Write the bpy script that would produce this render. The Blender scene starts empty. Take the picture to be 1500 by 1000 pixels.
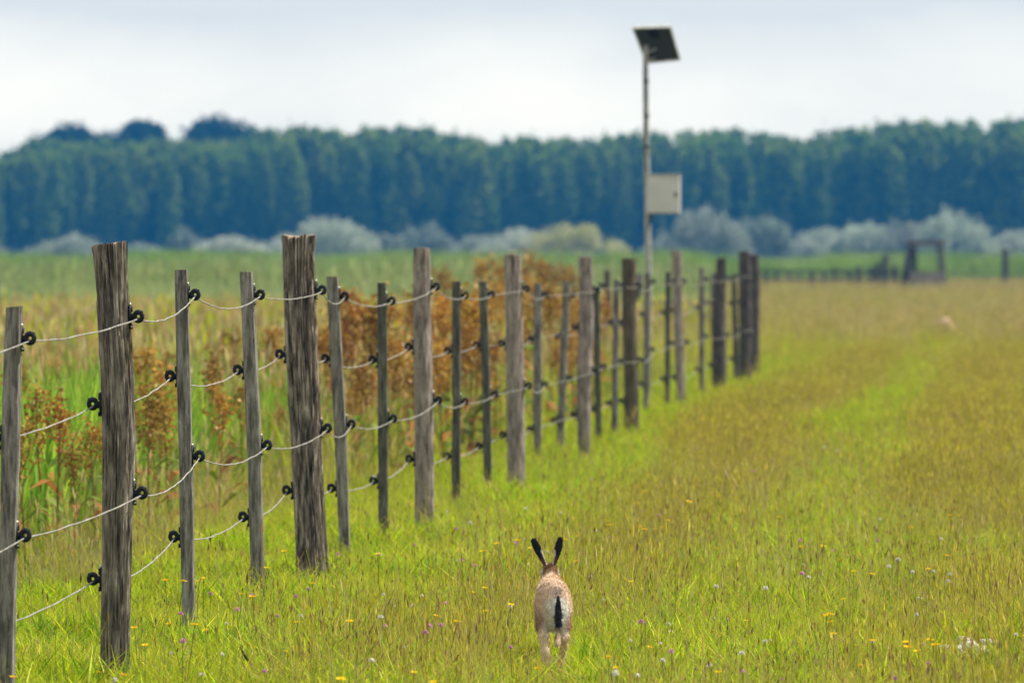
import bpy, math, random
import numpy as np
from mathutils import Vector, noise, Matrix

random.seed(7)
rng = np.random.default_rng(7)
scene = bpy.context.scene
COL = scene.collection
R = math.radians

# ------------------------------------------------------------------ camera
FPX = 9000.0                      # focal length in photo pixels (1500 wide)
CAM = Vector((3.41, 0.0, 1.6))
YAW = math.atan(740 / FPX)
PITCH = math.atan(130 / FPX)
FWD = Vector((-math.sin(YAW) * math.cos(PITCH), math.cos(YAW) * math.cos(PITCH), -math.sin(PITCH)))
RIGHT = Vector((math.cos(YAW), math.sin(YAW), 0))
UP = RIGHT.cross(FWD)
cam_data = bpy.data.cameras.new("camera")
cam = bpy.data.objects.new("camera", cam_data)
COL.objects.link(cam)
cam.matrix_world = Matrix((
    (RIGHT.x, UP.x, -FWD.x, CAM.x), (RIGHT.y, UP.y, -FWD.y, CAM.y),
    (RIGHT.z, UP.z, -FWD.z, CAM.z), (0, 0, 0, 1)))
cam_data.sensor_width = 36
cam_data.lens = FPX / 1500 * 36
cam_data.clip_start = 0.5
cam_data.clip_end = 6000
cam_data.dof.use_dof = True
cam_data.dof.focus_distance = 24.3
cam_data.dof.aperture_fstop = cam_data.lens / 1000 / 0.037
scene.camera = cam


def P(px, py, t):
    """world point seen at photo pixel (px, py) at depth t"""
    return CAM + (FWD + RIGHT * ((px - 750) / FPX) + UP * ((500 - py) / FPX)) * t


def depth_of(px, py):
    d = FWD + RIGHT * ((px - 750) / FPX) + UP * ((500 - py) / FPX)
    return -CAM.z / d.z


def G(px, py):
    p = P(px, py, depth_of(px, py))
    p.z = 0
    return p


# ------------------------------------------------------------------ world and sun
SUN_EL, SUN_AZ = 52.0, 66.0       # azimuth: degrees right of the fence direction (+Y)
world = bpy.data.worlds.new("World")
scene.world = world
world.use_nodes = True
wn, wl = world.node_tree.nodes, world.node_tree.links
wn.clear()
w_out = wn.new("ShaderNodeOutputWorld")
w_bg = wn.new("ShaderNodeBackground")
w_bg.inputs["Strength"].default_value = 0.1
sky = wn.new("ShaderNodeTexSky")
sky.sky_type = 'NISHITA'
sky.sun_disc = False
sky.sun_elevation = R(SUN_EL)
sky.sun_rotation = R(SUN_AZ)
# thin bright cloud sheet all over the sky, softly mottled, whiter towards the horizon
tc = wn.new("ShaderNodeTexCoord")
sep = wn.new("ShaderNodeSeparateXYZ")
wl.new(tc.outputs["Generated"], sep.inputs[0])
comb = wn.new("ShaderNodeMapping"); comb.inputs["Scale"].default_value = (1.0, 1.0, 2.1)
wl.new(tc.outputs["Generated"], comb.inputs["Vector"])
nz = wn.new("ShaderNodeTexNoise")
nz.inputs["Scale"].default_value = 17.0
nz.inputs["Detail"].default_value = 5.0
nz.inputs["Roughness"].default_value = 0.55
wl.new(comb.outputs[0], nz.inputs["Vector"])
ramp = wn.new("ShaderNodeMapRange")
ramp.inputs["From Min"].default_value = 0.016
ramp.inputs["From Max"].default_value = 0.041
wl.new(sep.outputs["Z"], ramp.inputs["Value"])
add = wn.new("ShaderNodeMath"); add.operation = 'MULTIPLY_ADD'
add.inputs[1].default_value = 0.75
wl.new(nz.outputs["Fac"], add.inputs[0])
sb = wn.new("ShaderNodeMath"); sb.operation = 'SUBTRACT'; sb.inputs[1].default_value = 0.36
wl.new(ramp.outputs[0], sb.inputs[0]); wl.new(sb.outputs[0], add.inputs[2])
cl = wn.new("ShaderNodeValToRGB")
cl.color_ramp.elements[0].position = 0.10
cl.color_ramp.elements[0].color = (1.14, 1.07, 0.89, 1)
cl.color_ramp.elements[1].position = 0.95
cl.color_ramp.elements[1].color = (0.60, 0.625, 0.625, 1)
wl.new(add.outputs[0], cl.inputs[0])
cm = wn.new("ShaderNodeVectorMath"); cm.operation = 'SCALE'; cm.inputs["Scale"].default_value = 11.5
wl.new(cl.outputs[0], cm.inputs[0])
mx = wn.new("ShaderNodeMix"); mx.data_type = 'RGBA'
mx.inputs["Factor"].default_value = 0.93
wl.new(sky.outputs[0], mx.inputs["A"]); wl.new(cm.outputs[0], mx.inputs["B"])
wl.new(mx.outputs["Result"], w_bg.inputs["Color"])
wl.new(w_bg.outputs[0], w_out.inputs["Surface"])

sun_data = bpy.data.lights.new("sun", 'SUN')
sun_data.energy = 5.0
sun_data.angle = R(0.8)
sun_data.color = (1.0, 0.95, 0.86)
sun = bpy.data.objects.new("sun", sun_data)
COL.objects.link(sun)
sd = Vector((math.sin(R(SUN_AZ)) * math.cos(R(SUN_EL)), math.cos(R(SUN_AZ)) * math.cos(R(SUN_EL)), math.sin(R(SUN_EL))))
sun.rotation_euler = sd.to_track_quat('Z', 'Y').to_euler()
sun.location = (0, 0, 40)

scene.view_settings.view_transform = 'Standard'
scene.view_settings.look = 'None'
scene.view_settings.exposure = 0.5
scene.view_settings.gamma = 1
scene.view_settings.use_curve_mapping = False
scene.render.engine = 'CYCLES'
scene.cycles.volume_bounces = 0
scene.cycles.max_bounces = 6
scene.cycles.transparent_max_bounces = 8

# ------------------------------------------------------------------ helpers


def tag(o, label=None, cat=None, group=None, kind=None):
    if label: o["label"] = label
    if cat: o["category"] = cat
    if group: o["group"] = group
    if kind: o["kind"] = kind
    return o


def empty(name, loc, rz=0.0):
    o = bpy.data.objects.new(name, None)
    o.empty_display_size = 0.1
    o.location = loc
    o.rotation_euler = (0, 0, rz)
    COL.objects.link(o)
    return o


def np_mesh(name, V, quads, cols=None, tris=None, smooth=False):
    V = np.asarray(V, dtype=np.float32)
    me = bpy.data.meshes.new(name)
    q = np.asarray(quads, dtype=np.int32).reshape(-1, 4) if quads is not None and len(quads) else np.zeros((0, 4), np.int32)
    t = np.asarray(tris, dtype=np.int32).reshape(-1, 3) if tris is not None and len(tris) else np.zeros((0, 3), np.int32)
    me.vertices.add(len(V))
    me.vertices.foreach_set("co", V.ravel())
    loops = np.concatenate([q.ravel(), t.ravel()])
    me.loops.add(len(loops))
    me.loops.foreach_set("vertex_index", loops)
    starts = np.concatenate([np.arange(len(q)) * 4, len(q) * 4 + np.arange(len(t)) * 3])
    me.polygons.add(len(starts))
    me.polygons.foreach_set("loop_start", starts.astype(np.int32))
    me.polygons.foreach_set("use_smooth", np.full(len(starts), smooth, dtype=bool))
    me.update(calc_edges=True)
    me.validate()
    if cols is not None:
        a = me.color_attributes.new("Col", 'FLOAT_COLOR', 'POINT')
        c = np.ones((len(V), 4), np.float32)
        c[:, :3] = cols
        a.data.foreach_set("color", c.ravel())
    return me


class MB:
    """collects pieces of one mesh"""
    def __init__(s): s.V = []; s.Q = []; s.T = []; s.C = []; s.n = 0

    def add(s, V, Q=None, C=None, T=None):
        V = np.asarray(V, dtype=np.float32).reshape(-1, 3)
        if Q is not None and len(Q): s.Q.append(np.asarray(Q, np.int32).reshape(-1, 4) + s.n)
        if T is not None and len(T): s.T.append(np.asarray(T, np.int32).reshape(-1, 3) + s.n)
        C = np.asarray(C if C is not None else (1, 1, 1), np.float32)
        s.C.append(np.broadcast_to(C, V.shape) if C.ndim == 1 else C)
        s.V.append(V); s.n += len(V)

    def box(s, lo, hi, C=None):
        x0, y0, z0 = lo; x1, y1, z1 = hi
        V = [(x0, y0, z0), (x1, y0, z0), (x1, y1, z0), (x0, y1, z0), (x0, y0, z1), (x1, y0, z1), (x1, y1, z1), (x0, y1, z1)]
        s.add(V, [(0, 3, 2, 1), (4, 5, 6, 7), (0, 1, 5, 4), (1, 2, 6, 5), (2, 3, 7, 6), (3, 0, 4, 7)], C)

    def tube(s, pts, rad, k=6, C=None, cap=True):
        pts = np.asarray(pts, float); n = len(pts)
        rad = np.broadcast_to(np.asarray(rad, float), (n,))
        tan = np.gradient(pts, axis=0); tan /= np.linalg.norm(tan, axis=1)[:, None] + 1e-9
        ref = np.array([0, 0, 1.0]) if abs(tan[:, 2]).mean() < 0.8 else np.array([1.0, 0, 0])
        a = np.cross(tan, ref); a /= np.linalg.norm(a, axis=1)[:, None] + 1e-9
        b = np.cross(tan, a)
        th = np.arange(k) * 2 * math.pi / k
        V = pts[:, None] + rad[:, None, None] * (np.cos(th)[None, :, None] * a[:, None] + np.sin(th)[None, :, None] * b[:, None])
        i = np.arange(n - 1)[:, None] * k; j = np.arange(k)[None]; j2 = (j + 1) % k
        Q = np.stack([i + j, i + j2, i + k + j2, i + k + j], -1).reshape(-1, 4)
        V = V.reshape(-1, 3); T = []
        if cap:
            V = np.vstack([V, pts[0], pts[-1]])
            for q in range(k):
                T.append((n * k, (q + 1) % k, q)); T.append((n * k + 1, (n - 1) * k + q, (n - 1) * k + (q + 1) % k))
        s.add(V, Q, C, T)

    def mesh(s, name, smooth=False):
        return np_mesh(name, np.vstack(s.V), np.vstack(s.Q) if s.Q else None, np.vstack(s.C), np.vstack(s.T) if s.T else None, smooth)

    def build(s, name, mat, parent=None, smooth=False):
        return link(name, s.mesh(name, smooth), mat, parent)


def link(name, me, mat, parent=None):
    o = bpy.data.objects.new(name, me)
    if mat is not None and not me.materials:
        for m in (mat if isinstance(mat, (list, tuple)) else [mat]): me.materials.append(m)
    COL.objects.link(o)
    if parent is not None: o.parent = parent
    return o


def copy_tree(o, parent=None):
    c = o.copy(); COL.objects.link(c)
    if parent is not None: c.parent = parent
    for ch in [x for x in KIDS.get(o.name, [])]:
        d = ch.copy(); COL.objects.link(d); d.parent = c
    return c


KIDS = {}


def kids(o, *ch):
    KIDS.setdefault(o.name, []).extend(ch)


# ------------------------------------------------------------------ materials


def new_mat(name):
    m = bpy.data.materials.new(name); m.use_nodes = True
    m.node_tree.nodes.clear()
    return m, m.node_tree.nodes, m.node_tree.links


def leaf_mat(name, trans=0.4, gloss=0.04, var=0.25, hue=0.02, sat=1.0, patch=0.0, patch_col=(0.2, 0.15, 0.05), patch_scale=0.4):
    """thin plant matter: colour per blade, a little different per plant and in patches over the ground"""
    m, n, l = new_mat(name)
    out = n.new("ShaderNodeOutputMaterial")
    at = n.new("ShaderNodeVertexColor"); at.layer_name = "Col"
    oi = n.new("ShaderNodeObjectInfo")
    hs = n.new("ShaderNodeHueSaturation")
    mr = n.new("ShaderNodeMapRange"); mr.inputs["To Min"].default_value = 1 - var; mr.inputs["To Max"].default_value = 1 + var
    l.new(oi.outputs["Random"], mr.inputs["Value"]); l.new(mr.outputs[0], hs.inputs["Value"])
    mh = n.new("ShaderNodeMath"); mh.operation = 'MULTIPLY'; mh.inputs[1].default_value = 7.31
    fr = n.new("ShaderNodeMath"); fr.operation = 'FRACT'
    l.new(oi.outputs["Random"], mh.inputs[0]); l.new(mh.outputs[0], fr.inputs[0])
    m2 = n.new("ShaderNodeMapRange"); m2.inputs["To Min"].default_value = 0.5 - hue; m2.inputs["To Max"].default_value = 0.5 + hue
    l.new(fr.outputs[0], m2.inputs["Value"]); l.new(m2.outputs[0], hs.inputs["Hue"])
    hs.inputs["Saturation"].default_value = sat
    l.new(at.outputs["Color"], hs.inputs["Color"])
    col = hs.outputs["Color"]
    if patch > 0:
        ge = n.new("ShaderNodeNewGeometry")
        no = n.new("ShaderNodeTexNoise"); no.inputs["Scale"].default_value = patch_scale; no.inputs["Detail"].default_value = 3
        l.new(ge.outputs["Position"], no.inputs["Vector"])
        r2 = n.new("ShaderNodeMapRange"); r2.inputs["From Min"].default_value = 0.42; r2.inputs["From Max"].default_value = 0.66
        r2.inputs["To Max"].default_value = patch
        l.new(no.outputs["Fac"], r2.inputs["Value"])
        mi = n.new("ShaderNodeMix"); mi.data_type = 'RGBA'
        l.new(r2.outputs[0], mi.inputs["Factor"]); l.new(col, mi.inputs["A"]); mi.inputs["B"].default_value = (*patch_col, 1)
        col = mi.outputs["Result"]
    d = n.new("ShaderNodeBsdfDiffuse"); t = n.new("ShaderNodeBsdfTranslucent"); g = n.new("ShaderNodeBsdfGlossy")
    g.inputs["Roughness"].default_value = 0.45
    a = n.new("ShaderNodeMixShader"); a.inputs[0].default_value = trans
    b = n.new("ShaderNodeMixShader"); b.inputs[0].default_value = gloss
    l.new(col, d.inputs["Color"]); l.new(col, t.inputs["Color"])
    l.new(d.outputs[0], a.inputs[1]); l.new(t.outputs[0], a.inputs[2])
    l.new(a.outputs[0], b.inputs[1]); l.new(g.outputs[0], b.inputs[2])
    l.new(b.outputs[0], out.inputs["Surface"])
    return m


def wood_mat(name, dark, mid, light, moss=0.0, moss_col=(0.09, 0.10, 0.03), cross=26.0, contrast=1.0, rough=0.9):
    m, n, l = new_mat(name)
    out = n.new("ShaderNodeOutputMaterial"); bs = n.new("ShaderNodeBsdfPrincipled")
    bs.inputs["Roughness"].default_value = rough
    bs.inputs["Specular IOR Level"].default_value = 0.2
    tcn = n.new("ShaderNodeTexCoord"); oi = n.new("ShaderNodeObjectInfo")
    mp = n.new("ShaderNodeMapping"); mp.inputs["Scale"].default_value = (cross, cross, 4.6)
    of = n.new("ShaderNodeMath"); of.operation = 'MULTIPLY'; of.inputs[1].default_value = 37.0
    l.new(oi.outputs["Random"], of.inputs[0])
    cb = n.new("ShaderNodeCombineXYZ"); l.new(of.outputs[0], cb.inputs["Z"]); l.new(of.outputs[0], cb.inputs["X"])
    l.new(tcn.outputs["Object"], mp.inputs["Vector"]); l.new(cb.outputs[0], mp.inputs["Location"])
    n1 = n.new("ShaderNodeTexNoise"); n1.inputs["Scale"].default_value = 1.6; n1.inputs["Detail"].default_value = 7; n1.inputs["Roughness"].default_value = 0.65
    l.new(mp.outputs[0], n1.inputs["Vector"])
    rp = n.new("ShaderNodeValToRGB")
    e = rp.color_ramp.elements
    e[0].position = 0.5 - 0.20 / contrast; e[0].color = (*dark, 1)
    e[1].position = 0.5 + 0.24 / contrast; e[1].color = (*light, 1)
    e2 = rp.color_ramp.elements.new(0.5); e2.color = (*mid, 1)
    l.new(n1.outputs["Fac"], rp.inputs[0])
    n2 = n.new("ShaderNodeTexNoise"); n2.inputs["Scale"].default_value = 7; n2.inputs["Detail"].default_value = 5
    l.new(tcn.outputs["Object"], n2.inputs["Vector"])
    r2 = n.new("ShaderNodeMapRange"); r2.inputs["From Min"].default_value = 0.45; r2.inputs["From Max"].default_value = 0.65; r2.inputs["To Max"].default_value = moss
    l.new(n2.outputs["Fac"], r2.inputs["Value"])
    mi = n.new("ShaderNodeMix"); mi.data_type = 'RGBA'; mi.inputs["B"].default_value = (*moss_col, 1)
    l.new(r2.outputs[0], mi.inputs["Factor"]); l.new(rp.outputs[0], mi.inputs["A"])
    l.new(mi.outputs["Result"], bs.inputs["Base Color"])
    vo = n.new("ShaderNodeTexVoronoi"); vo.inputs["Scale"].default_value = 5.5
    mk = n.new("ShaderNodeMapping"); mk.inputs["Scale"].default_value = (1, 1, .55)
    l.new(tcn.outputs["Object"], mk.inputs["Vector"]); l.new(cb.outputs[0], mk.inputs["Location"]); l.new(mk.outputs[0], vo.inputs["Vector"])
    rk = n.new("ShaderNodeMapRange"); rk.inputs["From Min"].default_value = 0.05; rk.inputs["From Max"].default_value = 0.16
    rk.inputs["To Min"].default_value = 0.75; rk.inputs["To Max"].default_value = 0.0
    l.new(vo.outputs["Distance"], rk.inputs["Value"])
    n3 = n.new("ShaderNodeTexNoise"); n3.inputs["Scale"].default_value = 9.0; n3.inputs["Detail"].default_value = 8; n3.inputs["Roughness"].default_value = .75
    l.new(mp.outputs[0], n3.inputs["Vector"])
    r3 = n.new("ShaderNodeMapRange"); r3.inputs["From Min"].default_value = .3; r3.inputs["From Max"].default_value = .7; r3.inputs["To Min"].default_value = .62; r3.inputs["To Max"].default_value = 1.38
    l.new(n3.outputs["Fac"], r3.inputs["Value"])
    mkx = n.new("ShaderNodeMix"); mkx.data_type = 'RGBA'; mkx.inputs["B"].default_value = (*dark, 1)
    l.new(rk.outputs[0], mkx.inputs["Factor"]); l.new(mi.outputs["Result"], mkx.inputs["A"])
    vs_ = n.new("ShaderNodeVectorMath"); vs_.operation = 'SCALE'
    l.new(mkx.outputs["Result"], vs_.inputs[0]); l.new(r3.outputs[0], vs_.inputs["Scale"])
    l.new(vs_.outputs[0], bs.inputs["Base Color"])
    bp = n.new("ShaderNodeBump"); bp.inputs["Strength"].default_value = 0.7; bp.inputs["Distance"].default_value = 0.006
    l.new(n1.outputs["Fac"], bp.inputs["Height"]); l.new(bp.outputs[0], bs.inputs["Normal"])
    l.new(bs.outputs[0], out.inputs["Surface"])
    return m


def plain_mat(name, col, rough=0.6, metal=0.0, scale=20.0, var=0.25, spec=0.4):
    m, n, l = new_mat(name)
    out = n.new("ShaderNodeOutputMaterial"); bs = n.new("ShaderNodeBsdfPrincipled")
    bs.inputs["Roughness"].default_value = rough; bs.inputs["Metallic"].default_value = metal
    bs.inputs["Specular IOR Level"].default_value = spec
    tcn = n.new("ShaderNodeTexCoord"); no = n.new("ShaderNodeTexNoise")
    no.inputs["Scale"].default_value = scale; no.inputs["Detail"].default_value = 5
    l.new(tcn.outputs["Object"], no.inputs["Vector"])
    rp = n.new("ShaderNodeValToRGB")
    rp.color_ramp.elements[0].position = 0.3; rp.color_ramp.elements[1].position = 0.7
    rp.color_ramp.elements[0].color = (*[c * (1 - var) for c in col], 1)
    rp.color_ramp.elements[1].color = (*[min(1, c * (1 + var)) for c in col], 1)
    l.new(no.outputs["Fac"], rp.inputs[0]); l.new(rp.outputs[0], bs.inputs["Base Color"])
    l.new(bs.outputs[0], out.inputs["Surface"])
    return m


def attr_mat(name, rough=0.85, sheen=0.0):
    m, n, l = new_mat(name)
    out = n.new("ShaderNodeOutputMaterial"); bs = n.new("ShaderNodeBsdfPrincipled")
    bs.inputs["Roughness"].default_value = rough; bs.inputs["Specular IOR Level"].default_value = 0.15
    at = n.new("ShaderNodeVertexColor"); at.layer_name = "Col"
    no = n.new("ShaderNodeTexNoise"); no.inputs["Scale"].default_value = 120; no.inputs["Detail"].default_value = 3
    tcn = n.new("ShaderNodeTexCoord"); l.new(tcn.outputs["Object"], no.inputs["Vector"])
    mr = n.new("ShaderNodeMapRange"); mr.inputs["To Min"].default_value = 0.65; mr.inputs["To Max"].default_value = 1.35
    l.new(no.outputs["Fac"], mr.inputs["Value"])
    vm = n.new("ShaderNodeVectorMath"); vm.operation = 'SCALE'
    l.new(at.outputs["Color"], vm.inputs[0]); l.new(mr.outputs[0], vm.inputs["Scale"])
    l.new(vm.outputs[0], bs.inputs["Base Color"])
    bs.inputs["Sheen Weight"].default_value = sheen
    l.new(bs.outputs[0], out.inputs["Surface"])
    return m


M_GRASS = leaf_mat("grass_blade", trans=0.5, gloss=0.007, var=0.25, hue=0.012, patch=0.3, patch_col=(0.42, 0.40, 0.02), patch_scale=0.8)
M_DRY = leaf_mat("dry_grass_blade", trans=0.45, gloss=0.006, var=0.25, hue=0.012)
M_SEDGE = leaf_mat("broad_blade", trans=0.5, gloss=0.025, var=0.2, hue=0.015)
M_REED = leaf_mat("reed_blade", trans=0.4, gloss=0.012, var=0.3, hue=0.02, patch=0.75, patch_col=(0.30, 0.36, 0.13), patch_scale=0.09)
M_DOCK = leaf_mat("dock_seed", trans=0.3, gloss=0.02, var=0.3, hue=0.012)
M_POPLAR = leaf_mat("poplar_leaf", trans=0.5, gloss=0.01, var=0.13, hue=0.012)
M_WILLOW = leaf_mat("willow_leaf", trans=0.25, gloss=0.03, var=0.2, hue=0.02)
M_BARK = wood_mat("tree_bark", (0.05, 0.045, 0.04), (0.12, 0.11, 0.095), (0.2, 0.19, 0.17), cross=3)
M_PETAL = leaf_mat("flower_petal", trans=0.3, gloss=0.02, var=0.12, hue=0.008)
M_POST_A = wood_mat("post_wood_umber", (0.035, 0.028, 0.022), (0.17, 0.142, 0.112), (0.36, 0.315, 0.26), moss=0.3, moss_col=(0.11, 0.09, 0.035), contrast=1.55)
M_POST_B = wood_mat("post_wood_brown", (0.035, 0.027, 0.021), (0.21, 0.165, 0.13), (0.44, 0.375, 0.31), moss=0.1, contrast=1.65)
M_POST_C = wood_mat("post_wood_grey", (0.07, 0.056, 0.048), (0.26, 0.21, 0.18), (0.42, 0.36, 0.31), moss=0.1, contrast=1.2)
M_POST_D = wood_mat("post_wood_mossy", (0.035, 0.027, 0.017), (0.11, 0.085, 0.055), (0.20, 0.16, 0.105), moss=0.5, moss_col=(0.05, 0.05, 0.02), contrast=1.1)
M_POST_E = wood_mat("post_wood_dark", (0.02, 0.017, 0.016), (0.07, 0.058, 0.052), (0.15, 0.125, 0.11), moss=0.1, contrast=1.1)
M_STAKE = wood_mat("stake_wood", (0.07, 0.062, 0.054), (0.17, 0.152, 0.132), (0.30, 0.275, 0.245), moss=0.2, cross=34, contrast=1.7)
M_STAKE_G = wood_mat("stake_wood_dark", (0.035, 0.034, 0.025), (0.09, 0.084, 0.062), (0.18, 0.17, 0.135), moss=0.35, moss_col=(0.05, 0.055, 0.025), cross=34, contrast=1.5)
M_SAWN = wood_mat("sawn_end", (0.10, 0.07, 0.05), (0.26, 0.19, 0.13), (0.40, 0.32, 0.24), cross=22)
M_BLACK = plain_mat("black_plastic", (0.006, 0.006, 0.008), rough=0.5, var=0.3, spec=0.25)
M_WHITE = plain_mat("white_plastic", (0.75, 0.74, 0.70), rough=0.4, var=0.05)
M_SCREW = plain_mat("zinc_screw", (0.62, 0.60, 0.55), rough=0.35, metal=0.8)
M_ROPE = plain_mat("poly_rope", (0.25, 0.235, 0.20), rough=0.85, scale=60, var=0.45)
M_STEEL = plain_mat("galvanised_steel", (0.32, 0.31, 0.29), rough=0.55, metal=0.2, scale=14, var=0.3)
M_BOX = plain_mat("pale_box_paint", (0.52, 0.51, 0.47), rough=0.6, scale=5, var=0.08)
M_CELL = plain_mat("panel_back", (0.035, 0.036, 0.042), rough=0.5, scale=5, var=0.25)
M_SOIL = plain_mat("mound_soil", (0.42, 0.30, 0.19), rough=0.95, scale=9, var=0.3)
M_STONE = plain_mat("pale_stone", (0.45, 0.41, 0.32), rough=0.9, scale=30, var=0.25)
M_TWIG = plain_mat("dark_twig", (0.03, 0.022, 0.018), rough=0.9, scale=40, var=0.4)
M_FUR = attr_mat("hare_coat", rough=0.9, sheen=0.15)
M_EYE = plain_mat("hare_eye", (0.06, 0.03, 0.012), rough=0.1, var=0.1)

# ground material: soil and thatch, green and straw in patches
m, n, l = new_mat("meadow_ground")
o_ = n.new("ShaderNodeOutputMaterial"); bs = n.new("ShaderNodeBsdfPrincipled"); bs.inputs["Roughness"].default_value = 1.0
bs.inputs["Specular IOR Level"].default_value = 0.05
ge = n.new("ShaderNodeNewGeometry")
na = n.new("ShaderNodeTexNoise"); na.inputs["Scale"].default_value = 0.35; na.inputs["Detail"].default_value = 8; na.inputs["Roughness"].default_value = 0.7
l.new(ge.outputs["Position"], na.inputs["Vector"])
rp = n.new("ShaderNodeValToRGB")
rp.color_ramp.elements[0].position = 0.38; rp.color_ramp.elements[0].color = (0.055, 0.075, 0.015, 1)
rp.color_ramp.elements[1].position = 0.62; rp.color_ramp.elements[1].color = (0.15, 0.12, 0.045, 1)
l.new(na.outputs["Fac"], rp.inputs[0]); l.new(rp.outputs[0], bs.inputs["Base Color"]); l.new(bs.outputs[0], o_.inputs["Surface"])
M_GROUND = m

# ------------------------------------------------------------------ ground
NX, NY = 60, 80
xs = np.linspace(-420, 420, NX); ys = np.linspace(-40, 1300, NY)
gx, gy = np.meshgrid(xs, ys, indexing='ij')
V = np.stack([gx.ravel(), gy.ravel(), np.zeros(NX * NY)], 1)
i = np.arange(NX - 1)[:, None] * NY + np.arange(NY - 1)[None]
Q = np.stack([i, i + NY, i + NY + 1, i + 1], -1).reshape(-1, 4)
tag(link("ground", np_mesh("ground", V, Q), M_GROUND), kind='structure')

# ------------------------------------------------------------------ haze: the air over the meadow and the wood
mb = MB(); mb.box((-440, -60, -1.0), (440, 1320, 24.5))
m, n, l = new_mat("haze_air")
o_ = n.new("ShaderNodeOutputMaterial"); pv = n.new("ShaderNodeVolumePrincipled")
pv.inputs["Density"].default_value = 0.00055
pv.inputs["Color"].default_value = (0.015, 0.195, 0.50, 1)
l.new(pv.outputs[0], o_.inputs["Volume"])
hz = mb.build("haze", m)
tag(hz, kind='stuff')

# ------------------------------------------------------------------ far wood


def leaf_cloud(n, centres, radii, size, palette, r, shell=0.55):
    """n leaf-clump quads spread through a union of ellipsoids"""
    centres = np.asarray(centres, float); radii = np.asarray(radii, float)
    vol = radii.prod(axis=1) ** 0.75; vol /= vol.sum()
    k = r.choice(len(centres), n, p=vol)
    d = r.normal(size=(n, 3)); d /= np.linalg.norm(d, axis=1)[:, None]
    rad = (shell + (1 - shell) * r.random(n)) ** 0.8
    rad *= 1 + 0.10 * r.normal(size=n)
    c = centres[k] + d * radii[k] * rad[:, None]
    a = r.normal(size=(n, 3)); a /= np.linalg.norm(a, axis=1)[:, None]
    b = np.cross(a, r.normal(size=(n, 3))); b /= np.linalg.norm(b, axis=1)[:, None]
    s = size * (0.6 + 0.8 * r.random(n))[:, None]
    V = np.stack([c - a * s, c - b * s * 0.6, c + a * s, c + b * s * 0.6], 1).reshape(-1, 3)
    Q = np.arange(n * 4).reshape(-1, 4)
    pal = np.asarray(palette)[r.integers(0, len(palette), n)] * (0.8 + 0.4 * r.random(n))[:, None]
    return V, Q, np.repeat(pal, 4, axis=0)


def trunk_mesh(name, h, r0, bend, r):
    mb = MB()
    zz = np.linspace(-0.1, h, 9)
    pts = np.stack([bend * np.sin(zz / h * 2.0 + r.random() * 3), bend * np.cos(zz / h * 1.7), zz], 1)
    mb.tube(pts, np.linspace(r0, r0 * 0.35, 9), 7)
    for q in range(5):
        f = 0.45 + 0.1 * q; b = np.array([0, 0, h * f]); th = r.random() * 6.28
        e = b + np.array([math.cos(th) * h * .12, math.sin(th) * h * .12, h * 0.22])
        mb.tube([b, (b + e) / 2 + [0, 0, -.1 * h * .05], e], [r0 * .4, r0 * .3, r0 * .15], 5)
    return mb.mesh(name, True)


POP_PAL = [(0.15, 0.23, 0.02), (0.20, 0.28, 0.025), (0.11, 0.19, 0.018), (0.25, 0.32, 0.035)]
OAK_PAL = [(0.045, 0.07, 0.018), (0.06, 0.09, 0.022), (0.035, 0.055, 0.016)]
pop = []
for v in range(6):
    r = np.random.default_rng(50 + v)
    H = 18.0; cs = []; rs = []
    for q in range(10):
        f = 0.36 + 0.57 * q / 9
        w = 1.9 * (math.sin(min(1, (1.03 - f) * 1.6) * 1.57)) * (0.8 + 0.4 * r.random())
        cs.append((r.normal() * .75, r.normal() * .75, H * f)); rs.append((w, w, min(3.4 + r.random() * 1.2, (1.02 - f) * H)))
    cs.append((r.normal() * .3, 0, H * 0.95)); rs.append((.7, .7, 1.1))
    V, Q, C = leaf_cloud(2800, cs, rs, 0.42, POP_PAL, r, 0.5)
    pop.append((np_mesh("poplar_crown", V, Q, C), trunk_mesh("poplar_trunk", 15.5, 0.22, 0.15, r)))
for a, b in pop:
    a.materials.append(M_POPLAR); b.materials.append(M_BARK)

SKY_X = [-300, 0, 50, 120, 250, 340, 385, 400, 460, 500, 560, 605, 640, 700, 728, 750, 800, 850, 890, 930, 1000, 1060, 1100, 1150, 1195, 1215, 1280, 1320, 1400, 1450, 1500, 1850]
SKY_Y = [222, 222, 210, 208, 208, 206, 202, 190, 189, 196, 189, 187, 197, 204, 210, 201, 203, 206, 201, 196, 198, 195, 194, 198, 206, 191, 188, 181, 185, 179, 181, 176]


def put_tree(pxv, top_y, t, v, name, label, group, wscale=1.0, H=18.0, meshes=None):
    base = P(pxv, 370, t); base.z = 0
    h = 1.6 + (370 - top_y) / FPX * t
    a, b = (meshes or pop)[v % len(meshes or pop)]
    root = empty(name, base, random.random() * 6.28)
    s = h / H
    root.scale = (s * wscale, s * wscale, s)
    link("crown", a, None, root); link("trunk", b, None, root)
    tag(root, label, "tree", group)
    return root


for row, (t, dy, gap) in enumerate([(800, 22, 24), (822, 9, 24), (845, -1, 20)]):
    x = -300 + row * 9
    while x < 1800:
        xx = x + random.uniform(-6, 6)
        ty = float(np.interp(xx, SKY_X, SKY_Y)) + dy * random.uniform(0.6, 1.3) + random.uniform(-2.5, 3)
        lab = ["hazy green poplar in the front row of the far plantation, facing the meadow",
               "hazy blue-green poplar in the middle row of the far plantation",
               "hazy poplar in the back row of the far plantation, its top on the skyline"][row]
        put_tree(xx, ty, t + random.uniform(-4, 4), random.randrange(6), "poplar_tree", lab,
                 ["poplars in the front row", "poplars in the middle row", "poplars in the back row"][row],
                 random.uniform(.72, 1.05) if row == 0 else random.uniform(1.0, 1.5))
        x += gap * random.uniform(0.8, 1.2)
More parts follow.
